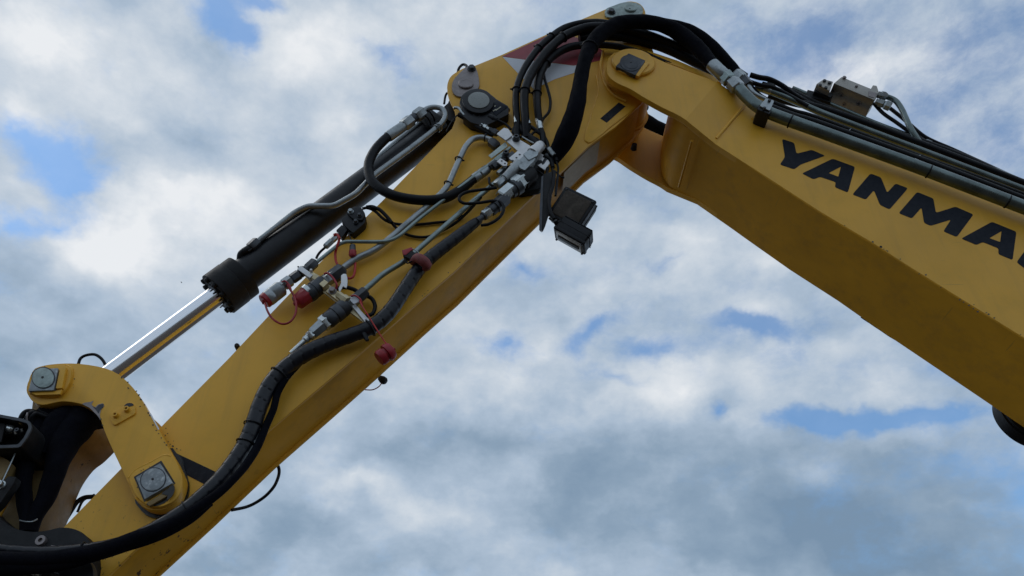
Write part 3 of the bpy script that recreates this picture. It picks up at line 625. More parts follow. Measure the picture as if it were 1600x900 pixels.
# ---- boom
boom = empty('boom', at(1350, 330, 2.2), root, 'yellow box-section boom running down to the right, with dark lettering')
def bend_y(x, y):                        # the side plate steps inwards behind the fork
    # distance along the boom between the two bend lines
    t = ((x - 1096) * .80 + (y - 158) * .60) / ((1140 - 1096) * .80 + (193 - 158) * .60)
    t = max(0, min(1, t)); t = t * t * (3 - 2 * t)
    return YF0 + (YB0 - YF0) * t
fork_top = [(958,83),(972,79.5),(986,79),(1000,81),(1020,88.5),(1040,97.5),(1080,113),(1121,128)]
fork_px = sm([(1071,187),(1058,179),(1035,168),(1006,152),(985,139),(965,130),(951,119),(947.5,106),(950,92),(958,83)], 3)[:-1] + fork_top
def bent(name, flip, m, parent):
    """fork head, bend and the long flat of the side plate in one plate"""
    bm = bmesh.new(); T = .028
    def V3(x, y, Y):
        p = at(x, y, Y)
        return p
    def mk(p, yo):
        y = p.y + yo
        return bm.verts.new(Vector((p.x, (YF0 + YF1) - y if flip else y, p.z)))
    front = {}; back = {}
    def vf(x, y, Y):
        k = (x, y)
        if k not in front: p = V3(x, y, Y); front[k] = mk(p, 0); back[k] = mk(p, T)
        return k
    head = [vf(x, y, YF0) for x, y in fork_px]
    b0, b1 = (1121,128), (1071,187)
    c0, c1 = (1165,158), (1119,226)
    kc0, kc1 = vf(*c0, YB0), vf(*c1, YB0)
    tail = [(1195,168),(1210,174),(1280,198),(1440,258),(1600,318),(1800,394),(2100,508),(2100,850),(1800,653),(1600,528),(1426,420),(1364,380),(1280,330),(1200,278)]
    kt = [vf(x, y, YB0) for x, y in tail]
    loops = [head, [b1, b0] + [kc0] + [kc1], [kc1, kc0] + kt]
    edge = {}
    for L in loops:
        ks = [k if isinstance(k, tuple) else k for k in L]
        try:
            bm.faces.new([front[k] for k in ks]); bm.faces.new([back[k] for k in ks][::-1])
        except KeyError as ex: raise
        for i in range(len(ks)):
            e = tuple(sorted((ks[i], ks[(i + 1) % len(ks)]))); edge[e] = edge.get(e, 0) + 1
    for (k1, k2), n in edge.items():
        if n == 1: bm.faces.new((front[k1], front[k2], back[k2], back[k1]))
    bmesh.ops.recalc_face_normals(bm, faces=bm.faces)
    es = [e for e in bm.edges if len(e.link_faces) == 2 and e.calc_face_angle(0) > .9]
    bmesh.ops.bevel(bm, geom=es, offset=.0025, segments=2, profile=.6, affect='EDGES', clamp_overlap=True)
    return finish(name, bm, m, parent, 3)
bent('side_plate', False, 'yellow', boom)
bent('side_plate', True, 'yellow', boom)
def strip(name, px, Yref, Ya, Yb, t, m, parent, label=None):
    """bent plate: profile seen at Yref, spanning the width Ya..Yb, thickness t upward"""
    bm = bmesh.new(); P = [at(x, y, Yref) for x, y in px]; n = len(P); A = []; B = []; A2 = []; B2 = []
    for i, p in enumerate(P):
        d = (P[min(n-1, i+1)] - P[max(0, i-1)]); d.y = 0; d.normalize(); nr = Vector((-d.z, 0, d.x)) * t
        for lst, yy, off in ((A, Ya, 0), (B, Yb, 0), (A2, Ya, 1), (B2, Yb, 1)):
            lst.append(bm.verts.new(Vector((p.x, yy, p.z)) + nr * off))
    for i in range(n - 1):
        bm.faces.new((A[i], A[i+1], B[i+1], B[i])); bm.faces.new((A2[i], B2[i], B2[i+1], A2[i+1]))
        bm.faces.new((A[i], A2[i], A2[i+1], A[i+1])); bm.faces.new((B[i], B[i+1], B2[i+1], B2[i]))
    bm.faces.new((A[0], B[0], B2[0], A2[0])); bm.faces.new((A[-1], A2[-1], B2[-1], B[-1]))
    return finish(name, bm, m, parent, 40, label)
bot = sm([(1058,120),(1055,150),(1058,178),(1069,195),(1090,208),(1120,226)], 4) + [(1200,279),(1280,331),(1364,381),(1426,421),(1600,529),(1800,654),(2098,848)]
strip('bottom_plate', bot, YB0, YB0 + .003, YB1 - .003, .012, 'yellow_worn', boom)
strip('top_plate', [(1058,122),(1121,134),(1195,172),(1280,202),(1440,262),(1600,322),(2098,512)], YB0, YB0 + .022, YB1 - .022, .012, 'yellow', boom)
wb = [Vector((at(1083,211,YB0).x, y, at(1083,211,YB0).z - .002)) for y in [YB0 + .03 + i * .27 / 30 for i in range(31)]]
bm = bmesh.new(); sweep(bm, wb, [.005 * (1 + .25 * random.uniform(-1, 1)) for _ in wb], 8); finish('weld_bead', bm, 'yellow', boom)
tube('weld_bead', [(1163,165,YB0-.001),(1152,178,YB0-.001),(1142,190,YB0-.001),(1130,204,YB0-.001),(1119,217,YB0-.001)], 5, 'yellow', boom, seg=10, wob=.06)
strip('pale_patch', [(882,265.5),(920,228.6),(938,215.5)], YS0, YS0 + .016, YS1 - .07, .001, 'patch', stick, 'paler patch on the underside of the stick')  # thin paler brown sheet laid along the underside near the pivot
bm = bmesh.new(); arc = []
for a_ in range(252, 275, 3):
    r_ = .1088; ca_, sa_ = math.cos(math.radians(a_)), math.sin(math.radians(a_))
    arc.append((bm.verts.new(Vector((A.x + r_ * ca_, YF0 + .036, A.z + r_ * sa_))), bm.verts.new(Vector((A.x + r_ * ca_, YF0 + .060, A.z + r_ * sa_)))))
for i in range(len(arc) - 1): bm.faces.new((arc[i][0], arc[i+1][0], arc[i+1][1], arc[i][1]))
finish('sticker', bm, 'tape', stick, 40, 'small dark sticker wrapped on the pivot boss')
# pivot pin and pads of the fork
disc('pin_pad', (989,101), YF0 + .004, .020, [(0, 34), (.7, 34), (1, 32)], 'yellow', boom, 44)
bp = empty('pivot_pin', at(985, 98, YF0), boom)
plate('pin_square', rnd([(982,83),(1008.5,94.5),(993,117.5),(962,103.5)], 1.2), YF0 - .024, YF0 - .006, 'pin_dark', bp, .0014)
plate('pin_disc', oval(985,98,16.5,12.5,12), YF0 - .0265, YF0 - .024, 'pin_dark', bp, .001)
plate('pin_disc', oval(986,98,12,9,12), YF0 - .0278, YF0 - .0266, 'pin_dark', bp, .0006)
disc('grease_nipple', (986,97), YF0 - .0278, .002, [(0, 1.7), (1, 1.5)], 'grease', bp, 12)
plate('retainer_bar', rnd([(1009,95),(1015,98.5),(998,119),(993,117.5)], 1), YF0 - .022, YF0 - .008, 'yellow', bp, .0018)
# far pivot boss pad
FA = at(985, 98, YF0)
lathe('pin_pad', Vector((FA.x, YF1 - .002, FA.z)), Vector((FA.x, YF1 + .014, FA.z)), [(0, .098), (1, .094)], 'yellow', boom, 40)
lathe('pivot_pin', Vector((FA.x, YF0 + .002, FA.z)), Vector((FA.x, YF1 + .03, FA.z)), [(0, .04), (1, .04)], 'pin_dark', boom, 28)
# lettering
LET = {
 'Y': ([(1222,217),(1241,223),(1244.5,240),(1268.5,234),(1289.5,243.2),(1251,257),(1241,264.6),(1218.5,257),(1226.5,245.3)], None),
 'A': ([(1301,247.8),(1336,260.5),(1324.8,300.8),(1304.4,292.4),(1306.2,284.5),(1281,276.2),(1271.5,280.2),(1253,271)], [(1314,260.3),(1294.8,270.2),(1310,276)]),
 'N': ([(1360,271),(1376.5,277),(1386.2,301),(1399.3,286.6),(1418.8,294),(1390,327.2),(1375,320),(1365.6,297),(1353,311.8),(1331.8,303.8)], None),
 'M': ([(1433,299.8),(1458.5,310),(1462.4,332.4),(1493,322.8),(1521.2,335),(1495,370.2),(1474,361.4),(1486,343),(1454,352.8),(1444,348.2),(1440,324),(1425,341.2),(1404.2,333)], None),
 'A2': ([(1550,346.4),(1588.2,362),(1582.2,406.2),(1560,397),(1560.4,388),(1535.5,378),(1526,382.8),(1502,372.6)], [(1565,361),(1546,372),(1562.8,378)]),
 'R': ([(1616,372),(1668,392),(1676,402),(1670,418),(1652,424),(1662,446),(1638,437),(1630,418),(1624,416),(1612,428),(1588.5,409.5)], [(1637,392),(1630,402),(1648,409),(1654,400)]),
}
for k, (px, hole) in LET.items():
    plate('letter', rnd(px, 3.2), YB0 - .0009, YB0 - .0002, 'navy', boom, 0, hole=rnd(hole, 1.2) if hole else None, label='dark blue-black letter ' + k[0] + ' on the boom side' + (', nearest the right edge of the frame' if k == 'A2' else ''))
# scrapes along the lower edges
chips([(1500,468,1.1),(1506,472,.8),(1514,477,1.2),(1521,482,.9),(1436,428,.8),(1528,487,1.3),(1320,352,.6),(1470,449,.7)], YB0, 'grease', boom)
random.seed(21)
def edge_chips(a, b, n, Y, par, rmin=.5, rmax=1.5, off=1.2):
    for i in range(n):
        t = random.random() ** 1.2; x = a[0] + (b[0] - a[0]) * t; y = a[1] + (b[1] - a[1]) * t
        chips([(x, y - off - random.random() * 1.5, random.uniform(rmin, rmax))], Y, random.choice(('grease', 'pin_dark')), par)
for (cx, cy, rx, ry, ti, Y_, par_) in ((239,752,33,26,-30,YL0 - .0145,linkage), (67,592,24,21,0,YL0 - .0125,linkage)):
    for i in range(16):
        a_ = random.random() * 6.28; q_ = random.uniform(.86, 1.0)
        chips([(cx + rx * q_ * math.cos(a_) * .8, cy + ry * q_ * math.sin(a_), random.uniform(.4, 1.0))], Y_, random.choice(('grease', 'yellow_dirty')), par_)
edge_chips((1364,380), (1600,527), 14, YB0, boom)
tube('worn_edge', [(1345,495.5,2.389),(1372,513,2.389),(1420,544.5,2.39),(1480,584,2.39),(1540,623,2.39),(1565,639,2.39)], 2.0, 'grease', boom, seg=6, wob=.7, label='dark chipped paint along the far lower edge of the boom')
edge_chips((208,862), (406,684), 12, YS0, stick, .6, 1.8)
edge_chips((658,466), (762,373), 5, YS0, stick, .4, .9)
edge_chips((192,594), (262,698), 10, YL0, linkage, .5, 1.1, -1)
# hose guard strip above the fork
plate('hose_guard', [(926,54),(960,62),(1004,74),(1004,78),(960,66.5),(926,58)], 2.10, 2.13, 'yellow', stick, .001)
plate('hose_guard', [(1012,79),(1060,95),(1118,120),(1128,127),(1118,128),(1060,104),(1012,86)], 2.06, 2.10, 'yellow', boom, .001)
# rubber-ringed boss under the far side of the boom
rc = at(1613, 648, 2.45)
rg = empty('cylinder_pivot_boss', rc, boom, 'yellow boss with a black rubber ring under the boom at the right edge')
kk = m_of(1, rc)
lathe('rubber_ring', rc + Vector((0, -.035, 0)), rc + Vector((0, .045, 0)), [(0, 46.0 * kk), (.08, 49.7 * kk), (.2, 50.1 * kk), (.24, 47.8 * kk), (.3, 51.1 * kk), (.92, 51.1 * kk), (1, 47.8 * kk)], 'rubber', rg, 56)
lathe('boss', rc + Vector((0, -.055, 0)), rc + Vector((0, .06, 0)), [(0, 31 * kk), (.08, 34 * kk), (1, 34 * kk)], 'yellow', rg, 48)

# ---- steel pipes and hoses on top of the boom
tube('boom_pipe', [(1140,124,1.985),(1152,136,1.985),(1166,151,1.985),(1182,166,1.985),(1200,176,1.985),(1232,188,1.985),(1280,205,1.985),(1440,263,1.985),(1600,324,1.985),(1800,402,1.985),(2080,512,1.985)], 18.5, 'boom_tube', root, bend=.06, seg=24, label='thick galvanised pipe along the upper edge of the boom side')
spin('hose_ferrule', (1112,101), (1134,121), 1.985, [(0, 10), (.04, 11), (.9, 10.5), (1, 8)], 'zinc', root, 28)
spin('pipe_nut', (1131,117), (1141,127), 1.985, [(0, 10.5), (.1, 11.5), (.9, 11.5), (1, 10)], 'tube_green', root, 6, rot=.4)
spin('pipe_nut', (1140,126), (1144,130), 1.985, [(0, 9), (1, 9)], 'dark_steel', root, 24)
spin('pipe_nut', (1143,127), (1154,139), 1.985, [(0, 10.5), (.1, 12), (.9, 12), (1, 10)], 'tube_grey', root, 6, rot=.1)
spin('pipe_nut', (1150,113), (1161,123), 2.03, [(0, 7), (.1, 8.5), (.9, 8.5), (1, 7)], 'zinc', root, 6, rot=.3)
spin('pipe_nut', (1160,121), (1170,133), 2.03, [(0, 7.5), (1, 7.5)], 'dark_steel', root, 6)
tube('boom_pipe', [(1166,130,2.03),(1178,146,2.04),(1196,156,2.05)], 8, 'zinc', root)
tube('boom_pipe', [(1182,137,2.09),(1204,143,2.09),(1240,157,2.09),(1280,175.5,2.09),(1440,236,2.09),(1600,297,2.09),(1800,374,2.09),(2080,482,2.09)], 10.5, 'boom_tube', root, bend=.05, seg=20, label='thinner grey pipe behind the thick one')
spin('hose_ferrule', (1180,135), (1206,144), 2.09, [(0, 4.5), (.5, 4.5), (.52, 6), (.9, 6), (1, 5)], 'zinc', root, 20)
tube('boom_pipe', [(1238,138,2.17),(1262,148,2.17),(1290,160,2.17),(1370,194,2.17),(1430,216,2.17)], 8, 'boom_tube', root, bend=.05, seg=18, label='greenish pipe under the valve block')
tube('hose', [(1195,165,2.06),(1240,182,2.06),(1280,194,2.06),(1440,251,2.06),(1600,312,2.06),(1800,388,2.06),(2080,496,2.06)], 13, 'rubber', root, seg=16)
tube('hose', [(1200,150,2.12),(1240,160,2.12),(1280,169,2.12),(1360,196,2.12),(1440,226,2.12),(1600,287,2.12),(1800,364,2.12),(2080,472,2.12)], 13, 'rubber', root, seg=16)
tube('hose', [(1230,140,2.15),(1280,164,2.15),(1370,200,2.15),(1440,222,2.15),(1520,253,2.15),(1600,290,2.15),(1800,366,2.15),(2080,474,2.15)], [10,11,12,12,14,14,14,14], 'rubber', root, seg=16)
tube('hose', [(1200,158,2.08),(1240,174,2.08),(1280,186,2.08),(1440,246,2.08),(1600,305,2.08),(2080,490,2.08)], 9, 'rubber', root)
tube('hose', [(1420,208,2.19),(1446,218,2.19),(1480,232,2.19),(1520,250,2.19),(1588,281,2.19),(1640,304,2.19),(2080,462,2.19)], [7,9,10,10,10,10,10], 'rubber', root, label='black hose along the top of the bundle')
tube('hose', [(1446,222,2.17),(1500,244,2.17),(1560,266,2.17),(1620,292,2.17)], 5, 'tube_grey', root)
tube('hose', [(1172,117,2.05),(1186,121,2.05),(1202,124,2.06),(1222,134,2.08),(1242,149,2.10),(1262,160,2.12),(1290,172,2.13)], 8.5, 'rubber', root, label='black hose rising in a small hump left of the valve block')
tube('hose', [(1172,128,2.06),(1188,133,2.06),(1206,136,2.07),(1230,148,2.08),(1262,166,2.08)], 7, 'rubber', root)
tube('cable', [(1216,170,2.0),(1228,182,2.02),(1246,190,2.03),(1270,193,2.04)], 2.6, 'rubber', root)
spin('connector', (1190,132), (1210,139), 2.08, [(0, 5), (.3, 5.5), (.34, 7), (.8, 7), (1, 5)], 'plastic', root, 16)
plate('clip', rnd([(1432,242),(1439,242),(1435,251),(1428,250)], 1), 2.05, 2.056, 'zinc', root, .0005)
plate('clip', rnd([(1328,202),(1331,199),(1324,209),(1321,208)], .8), 2.05, 2.056, 'zinc', root, .0005)
spin('pipe_joint', (1444,221), (1456,226), 2.16, [(0, 4), (.2, 5.5), (.8, 5.5), (1, 4)], 'zinc', root, 6)
spin('pipe_joint', (1516,247), (1524,250), 2.16, [(0, 3), (1, 3)], 'zinc', root, 6)
plate('tie_tail', rnd([(1369,197),(1371,193),(1374,193),(1374,199)], .5), 2.14, 2.146, 'plastic', root, 0)
tube('red_wire', [(1487,237,2.15),(1491,239,2.15),(1496,241,2.15)], 1.2, 'red', root)
for c in ((1235,189.5), (1451.5,268), (1574.5,315)): tie(c, (1, .375), 1.985, 20, root, 'rubber', True, 'pipe_tie')
pc = empty('pipe_clamp', at(1195, 170, 1.96), root, 'black block clamp with a pale two-bolt cap on the thick pipe')
plate('clamp_cap', rnd([(1187,165),(1197,153),(1210,157),(1203,173)], 2.5), 1.950, 1.957, 'zinc', pc, .0015)
plate('clamp_block', rnd([(1186,163),(1206,170),(1204,176),(1202,178),(1184,171),(1184,167)], 2), 1.957, 2.034, 'plastic', pc, .003)
for c in ((1202,158), (1194,170)): bolt('bolt', c, 1.950, 2.6, .008, 'pin_dark', pc, washer=False)
plate('clamp_weld', rnd([(1174,184),(1182,173),(1186,176),(1180,188)], 1), 2.031, 2.037, 'yellow', pc, .001)
# valve block
vb = empty('valve_block', at(1330, 150, 2.1), root, 'tan machined valve block standing on the boom pipes')
def prism(name, px, Y0, Y1, m, parent, bev=.0015): return plate(name, px, Y0, Y1, m, parent, bev)
prism('block_body', [(1303,130),(1315,120),(1374,144),(1366,156)], 2.10, 2.205, 'tan_steel', vb, .002)
prism('block_end', [(1276,131),(1287,123.5),(1302,127.5),(1297,142)], 2.10, 2.17, 'tan_steel', vb, .002)
prism('block_foot', [(1275,134),(1297,144),(1303,147),(1298,152),(1272,143)], 2.13, 2.19, 'matt', vb)
prism('block_foot', [(1262,140),(1300,150),(1298,160),(1260,150)], 2.15, 2.20, 'matt', vb)
for c in ((1281,134), (1288,127), (1296,130.5), (1290,138)): bolt('bolt', c, 2.10, 2.7, .008, 'pin_dark', vb, washer=False)
for c in ((1319,122), (1338,135.5)): bolt('bolt', c, 2.10, 3.0 if c[0] < 1330 else 2.2, .008, 'keeper', vb, washer=False)
plate('block_label', rnd([(1358,142),(1371,146),(1366,153),(1357,150)], .6), 2.098, 2.0995, 'keeper', vb, 0)
# ports in the underside of the block
ub = at(1303, 130, 2.10); ub2 = at(1366, 156, 2.10)
nrm = (ub2 - ub); nrm.y = 0; nrm.normalize(); dn = Vector((nrm.z, 0, -nrm.x))
if dn.z > 0: dn = -dn
for (fx, fy, r) in ((.06, .35, .0095), (.27, .40, .0095), (.42, .78, .0085), (.72, .45, .0125)):
    c = ub.lerp(ub2, fx) + Vector((0, .105 * fy, 0))
    lathe('port', c - dn * .001, c + dn * .002, [(0, r), (1, r), (1, r * .5)], 'keeper', vb, 20)
    lathe('port_hole', c + dn * .0021, c + dn * .0026, [(0, r * .5), (1, r * .45)], 'pin_dark', vb, 16)
prism('cap', rnd([(1360,140),(1364,133),(1370,134),(1373,143)], 1), 2.11, 2.14, 'tan_steel', vb)
spin('port_fitting', (1372,148), (1386,151), 2.10, [(0, 6), (.3, 6), (.34, 7.5), (.7, 7.5), (1, 5)], 'zinc', vb, 6)
spin('port_fitting', (1368,158), (1392,167), 2.12, [(0, 5), (.2, 5), (.22, 7), (.5, 7), (.55, 6), (.65, 8), (.95, 8), (1, 6)], 'zinc', vb, 6)
tube('valve_pipe', [(1382,150,2.10),(1399,156,2.10),(1409,170,2.10),(1422,200,2.10),(1436,222,2.12)], 8.5, 'boom_tube', root, bend=.03, seg=16, label='dark bent pipe from the valve block down to the bundle')
tube('hose', [(1366,162,2.15),(1380,177,2.15),(1400,191,2.15),(1424,208,2.15),(1444,220,2.16)], 6, 'rubber', root)
tube('hose', [(1384,164,2.17),(1402,178,2.17),(1420,193,2.17),(1444,213,2.17),(1470,226,2.17)], 6, 'rubber', root)

# ---- the hose arch over the boom pivot
tube('hose_sleeve', [(862,250,2.05),(872,236,2.03),(882,217,2.0),(893,190,1.97),(902,160,1.95),(907,128,1.94),(912,100,1.93),(922,74,1.93),(940,52,1.93),(964,38,1.94),(994,34,1.95),(1026,37,1.97),(1052,46,1.99),(1078,64,2.0),(1100,86,1.995),(1114,102,1.985)], [22,28,32,31,27,23,22,23,24,24,22,22,24,25,23,20], 'sleeve', root, wob=.05, seg=22, label='widest black fabric sleeve arching over the pivot to the thick pipe')
tube('hose_sleeve', [(968,36,2.0),(1000,33,2.0),(1036,37,2.0),(1070,46,2.01),(1096,58,2.02),(1122,80,2.03),(1144,105,2.04),(1160,126,2.05),(1172,140,2.06),(1186,152,2.07),(1204,160,2.08)], [16,16,18,20,19,17,16,16,15,13,10], 'sleeve', root, wob=.05, seg=18, label='upper black sleeve, highest of the hoses right of the pivot')
tube('hose', [(807,214,2.05),(808,190,2.04),(806,164,2.03),(807,140,2.02),(814,118,2.02),(826,96,2.02),(842,75,2.02),(862,57,2.02),(884,43,2.02),(912,36,2.02),(946,36,2.03),(990,46,2.05),(1020,56,2.06),(1056,70,2.08)], 11, 'rubber', root, seg=16, wob=.03, label='outermost black hose of the arch')
tube('hose', [(822,216,2.05),(821,190,2.03),(819,164,2.02),(820,142,2.01),(828,120,2.01),(841,98,2.01),(858,77,2.01),(880,58,2.01),(904,47,2.01),(930,42,2.01),(970,44,2.02),(1010,55,2.04),(1048,69,2.06),(1090,88,2.08),(1130,112,2.10)], [12,13,14,14,14,14,14,14,15,15,14,14,14,14,14], 'rubber', root, seg=16, wob=.03)
tube('hose', [(843,192,2.05),(840,170,2.04),(839,146,2.04),(843,120,2.04),(853,99,2.04),(870,83,2.04),(893,73,2.04),(922,70,2.04),(960,72,2.05),(1000,82,2.06),(1040,98,2.07),(1100,121,2.08),(1126,134,2.09)], [12,12.5,12.5,13,13,13,12,11,10,9,8,7,7], 'rubber', root, seg=16, wob=.03, label='innermost black hose of the arch with a silver ferrule')
tube('hose', [(905,60,2.05),(940,56,2.05),(975,58,2.06),(1010,66,2.07),(1046,78,2.08),(1080,94,2.09),(1116,112,2.09),(1146,130,2.09),(1176,146,2.1)], [13,14,15,15,15,16,15,12,10], 'rubber', root, seg=16, wob=.03)
tube('hose', [(1100,84,2.12),(1126,96,2.12),(1146,105,2.12),(1166,118,2.12)], 8, 'rubber', root)
spin('hose_ferrule', (841,187), (845,203), 2.05, [(0, 5.6), (.1, 6), (.5, 5.6), (.55, 6), (1, 5)], 'bright', root, 20)
spin('hose_ferrule', (805,172), (806,192), 2.035, [(0, 3), (1, 3.2)], 'bright', root, 16)
spin('hose_ferrule', (823,180), (827,194), 2.03, [(0, 3), (1, 3)], 'bright', root, 16)
tube('cable', [(849,112,2.06),(851,124,2.06),(856,140,2.06),(860,158,2.06),(858,174,2.06),(850,184,2.06),(846,190,2.06)], 4.6, 'rubber', root, label='thin black cable hanging beside the arch')
for c, d, w, Y in (((842,75),(1,-1),12,2.02), ((862,57),(1,-.8),12,2.02), ((880,58),(1,-.6),15,2.01), ((820,142),(.1,-1),15,2.01), ((853,99),(.7,-1),14,2.04), ((839,146),(.1,-1),13.5,2.04), ((922,74),(.5,-1),24.5,1.93), ((807,140),(.1,-1),12,2.02)):
    tie(c, d, Y, w, root)

# ---- fittings and cables gathered under the arch
for pts, w in (([(806,206),(812,214),(822,210),(828,200),(822,194)], 5), ([(812,196),(820,206),(832,214),(842,220),(846,230)], 5), ([(845,203),(848,212),(848,224),(842,236)], 10),
               ([(826,196),(838,204),(850,214),(856,228),(854,244)], 6), ([(808,212),(802,206),(806,198),(816,196)], 6), ([(828,214),(836,206),(846,212),(850,224),(846,234),(836,232)], 4)):
    tube('hose' if w > 8 else 'cable', [(x, y, 2.045) for x, y in pts], w, 'rubber', root)
tube('hose', [(808,190,2.05),(812,200,2.05),(824,212,2.05),(838,226,2.05),(848,240,2.05)], 12, 'rubber', root)
tube('cable', [(816,214,2.03),(826,220,2.03),(834,224,2.03)], 3, 'zinc', root)

# ---- round black sensor
se = empty('sensor_unit', at(755, 170, 2.05), root, 'black sensor with a round grey lens on the stick')
hs = sm([(718,160),(721,150),(731,142),(744,140.5),(757,143),(769,149),(776,155)], 3) + rnd([(776,155),(795,166),(795,178),(768,192),(757,197),(735,191),(722,180)], 3)[4:]
plate('sensor_body', hs, YS0 - .045, YS0 - .001, 'plastic', se, .006)
plate('sensor_bezel', oval(747,157,25,19,8), YS0 - .060, YS0 - .044, 'plastic', se, .006)
plate('lens', oval(748,156,17,12.6,6), YS0 - .064, YS0 - .060, 'glass_grey', se, .002)
plate('sensor_panel', [(764,166),(777,157.5),(793,167),(774,181)], YS0 - .0475, YS0 - .0455, 'navy', se, .0008)
for (x, y, L) in ((769,163.5,3), (772,166,3), (770,173,7), (774,172,8), (778,169,6)):
    plate('printed_mark', [(x,y),(x+L*.7,y-L*.45),(x+L*.7+.8,y-L*.45+.7),(x+.8,y+.8)], YS0 - .0482, YS0 - .0477, 'pale', se, 0)
spin('plug', (785,176), (795,171), YS0 - .02, [(0, 5), (.6, 5), (1, 3.5)], 'brass', se, 16)
disc('plug_recess', (745,178), YS0 - .0455, .001, [(0, 6), (1, 5.6)], 'grease', se, 20)
tube('cable', [(770,184,2.05),(780,189,2.05),(790,194,2.05),(798,202,2.05)], 4, 'rubber', se)
spin('cable_gland', (764,182), (776,188), 2.05, [(0, 4.5), (.5, 4.5), (.55, 5.5), (1, 4)], 'plastic', se, 14)
# spring strut running from the pivot to the block
tube('grease_line', [(709,170,2.06),(712,168,2.055),(718,170,2.05),(722,176,2.05),(730,183,2.05),(752,197,2.05)], [4,4.5,4.5,4,3.5,3.5], 'zinc', root)
tube('damper', [(717,179,2.062),(730,186,2.062),(752,202,2.062),(770,212,2.062)], [8,9,9,5], 'rubber', root)
spin('grease_fitting', (752,194), (766,203), 2.05, [(0, 2.2), (.3, 2.2), (.32, 4), (.6, 4), (.62, 3), (1, 3)], 'bright', root, 6)
spin('grease_fitting', (765,202), (777,209), 2.05, [(0, 4), (.4, 4), (.45, 5.5), (1, 5.5)], 'dark_steel', root, 6)

# ---- manifold plates below the arch
mf = empty('manifold', at(810, 230, 2.03), root, 'pale metal mounting plate and connector cluster on the stick')
plate('mounting_plate', rnd([(790,219),(801,211.5),(829,228),(862,251),(851,265.5),(837,256),(815,241)], 1), 2.028, 2.034, 'alu', mf, .001)
plate('mounting_tab', rnd([(776,209),(787,199.5),(794,201),(801,211),(790,219),(786,216)], 1.2), 2.020, 2.026, 'alu', mf, .001)
bolt('bolt', (806.5,218), 2.028, 4.6, .016, 'dark_steel', mf, socket=True)
bolt('bolt', (790.5,242.5), 2.030, 4.6, .016, 'dark_steel', mf, socket=True)
plate('drilled_plate', rnd([(795,247),(809,235.5),(826,246),(812,259)], .8), 2.012, 2.02, 'alu', mf, .0008)
for c in ((812,241.5),(807,246.5),(801,251),(810.5,254)): disc('drilled_hole', c, 2.0118, .0006, [(0, 1.7), (1, 1.7)], 'grease', mf, 14)
plate('drilled_plate', rnd([(776,252),(782,247),(793,254),(792,259),(786,259)], .8), 2.018, 2.024, 'alu', mf, .0008)
for c in ((784,251.5),(789,255.5)): disc('drilled_hole', c, 2.0176, .0006, [(0, 1.5), (1, 1.5)], 'grease', mf, 14)
plate('drilled_plate', rnd([(790,243),(800,236),(806,240),(797,248)], .8), 2.024, 2.03, 'dark_steel', mf, .0008)
plate('edge_clip', [(797,256),(803,253),(812,260),(806,265),(800,262)], 2.008, 2.012, 'alu', mf, .0006)
plate('label_plate', [(763,243),(786,224.5),(790,221.5),(793,228.5),(768,247)], 2.036, 2.039, 'label', mf, .0004, 'pale green printed label plate')
# big grey connector
gc = empty('grey_connector', at(825, 245, 2.0), mf, 'grey connector with a domed end on top of the plates')
spin('connector_dome', (832,240), (848,224), 2.0, [(0, 10), (.3, 10), (.32, 9), (.7, 9), (.88, 7.5), (.97, 4.5), (1, 1)], 'alu', gc, 28)
plate('connector_body', rnd([(808,252),(826,236),(838,243),(836,250),(820,266),(812,262)], 2), 1.985, 2.02, 'tube_grey', gc, .004)
plate('connector_latch', rnd([(817,240),(833,230),(842,236),(840,243),(826,250)], 2), 1.98, 2.015, 'zinc', gc, .003)
spin('connector_taper', (781,285), (812,259), 2.01, [(0, 4), (.2, 5), (.22, 7), (.45, 8), (1, 12)], 'tube_grey', gc, 24)
spin('connector_nut', (775,290), (785,281), 2.01, [(0, 6), (.1, 7), (.9, 7), (1, 6)], 'zinc', gc, 6)
# hoses and joints behind the cluster
for (a, b, r, m_) in (((764,262),(776,252),6,'dark_steel'), ((774,254),(784,246),7,'tube_green'), ((770,262),(792,246),7,'dark_steel'), ((778,272),(790,262),5,'zinc'), ((820,270),(846,256),9,'matt'), ((846,262),(858,244),8,'dark_steel')):
    spin('pipe_joint', a, b, 2.045, [(0, r * .85), (.1, r), (.9, r), (1, r * .85)], m_, mf, 6, rot=random.random())
plate('clamp_plate', rnd([(785,262),(800,256),(852,262),(846,294),(812,300),(790,286)], 5), 2.055, 2.088, 'matt', mf, .004)
for pts, w in (([(764,278),(766,288),(776,292)], 4), ([(828,262),(842,268),(852,276)], 3), ([(846,228),(856,234),(866,240),(870,252)], 6), ([(860,240),(864,256),(862,276),(864,290)], 4), ([(866,246),(872,262),(870,284),(868,300)], 3.4),
               ([(868,268),(876,276),(882,278)], 2.6), ([(856,262),(854,276),(858,296)], 5), ([(850,244),(860,250),(864,262)], 7)):
    tube('cable', [(x, y, 2.03) for x, y in pts], w, 'rubber', mf)
spin('pipe_joint', (858,232), (866,243), 2.02, [(0, 4), (.3, 5), (.8, 5), (1, 4)], 'tube_grey', mf, 6)

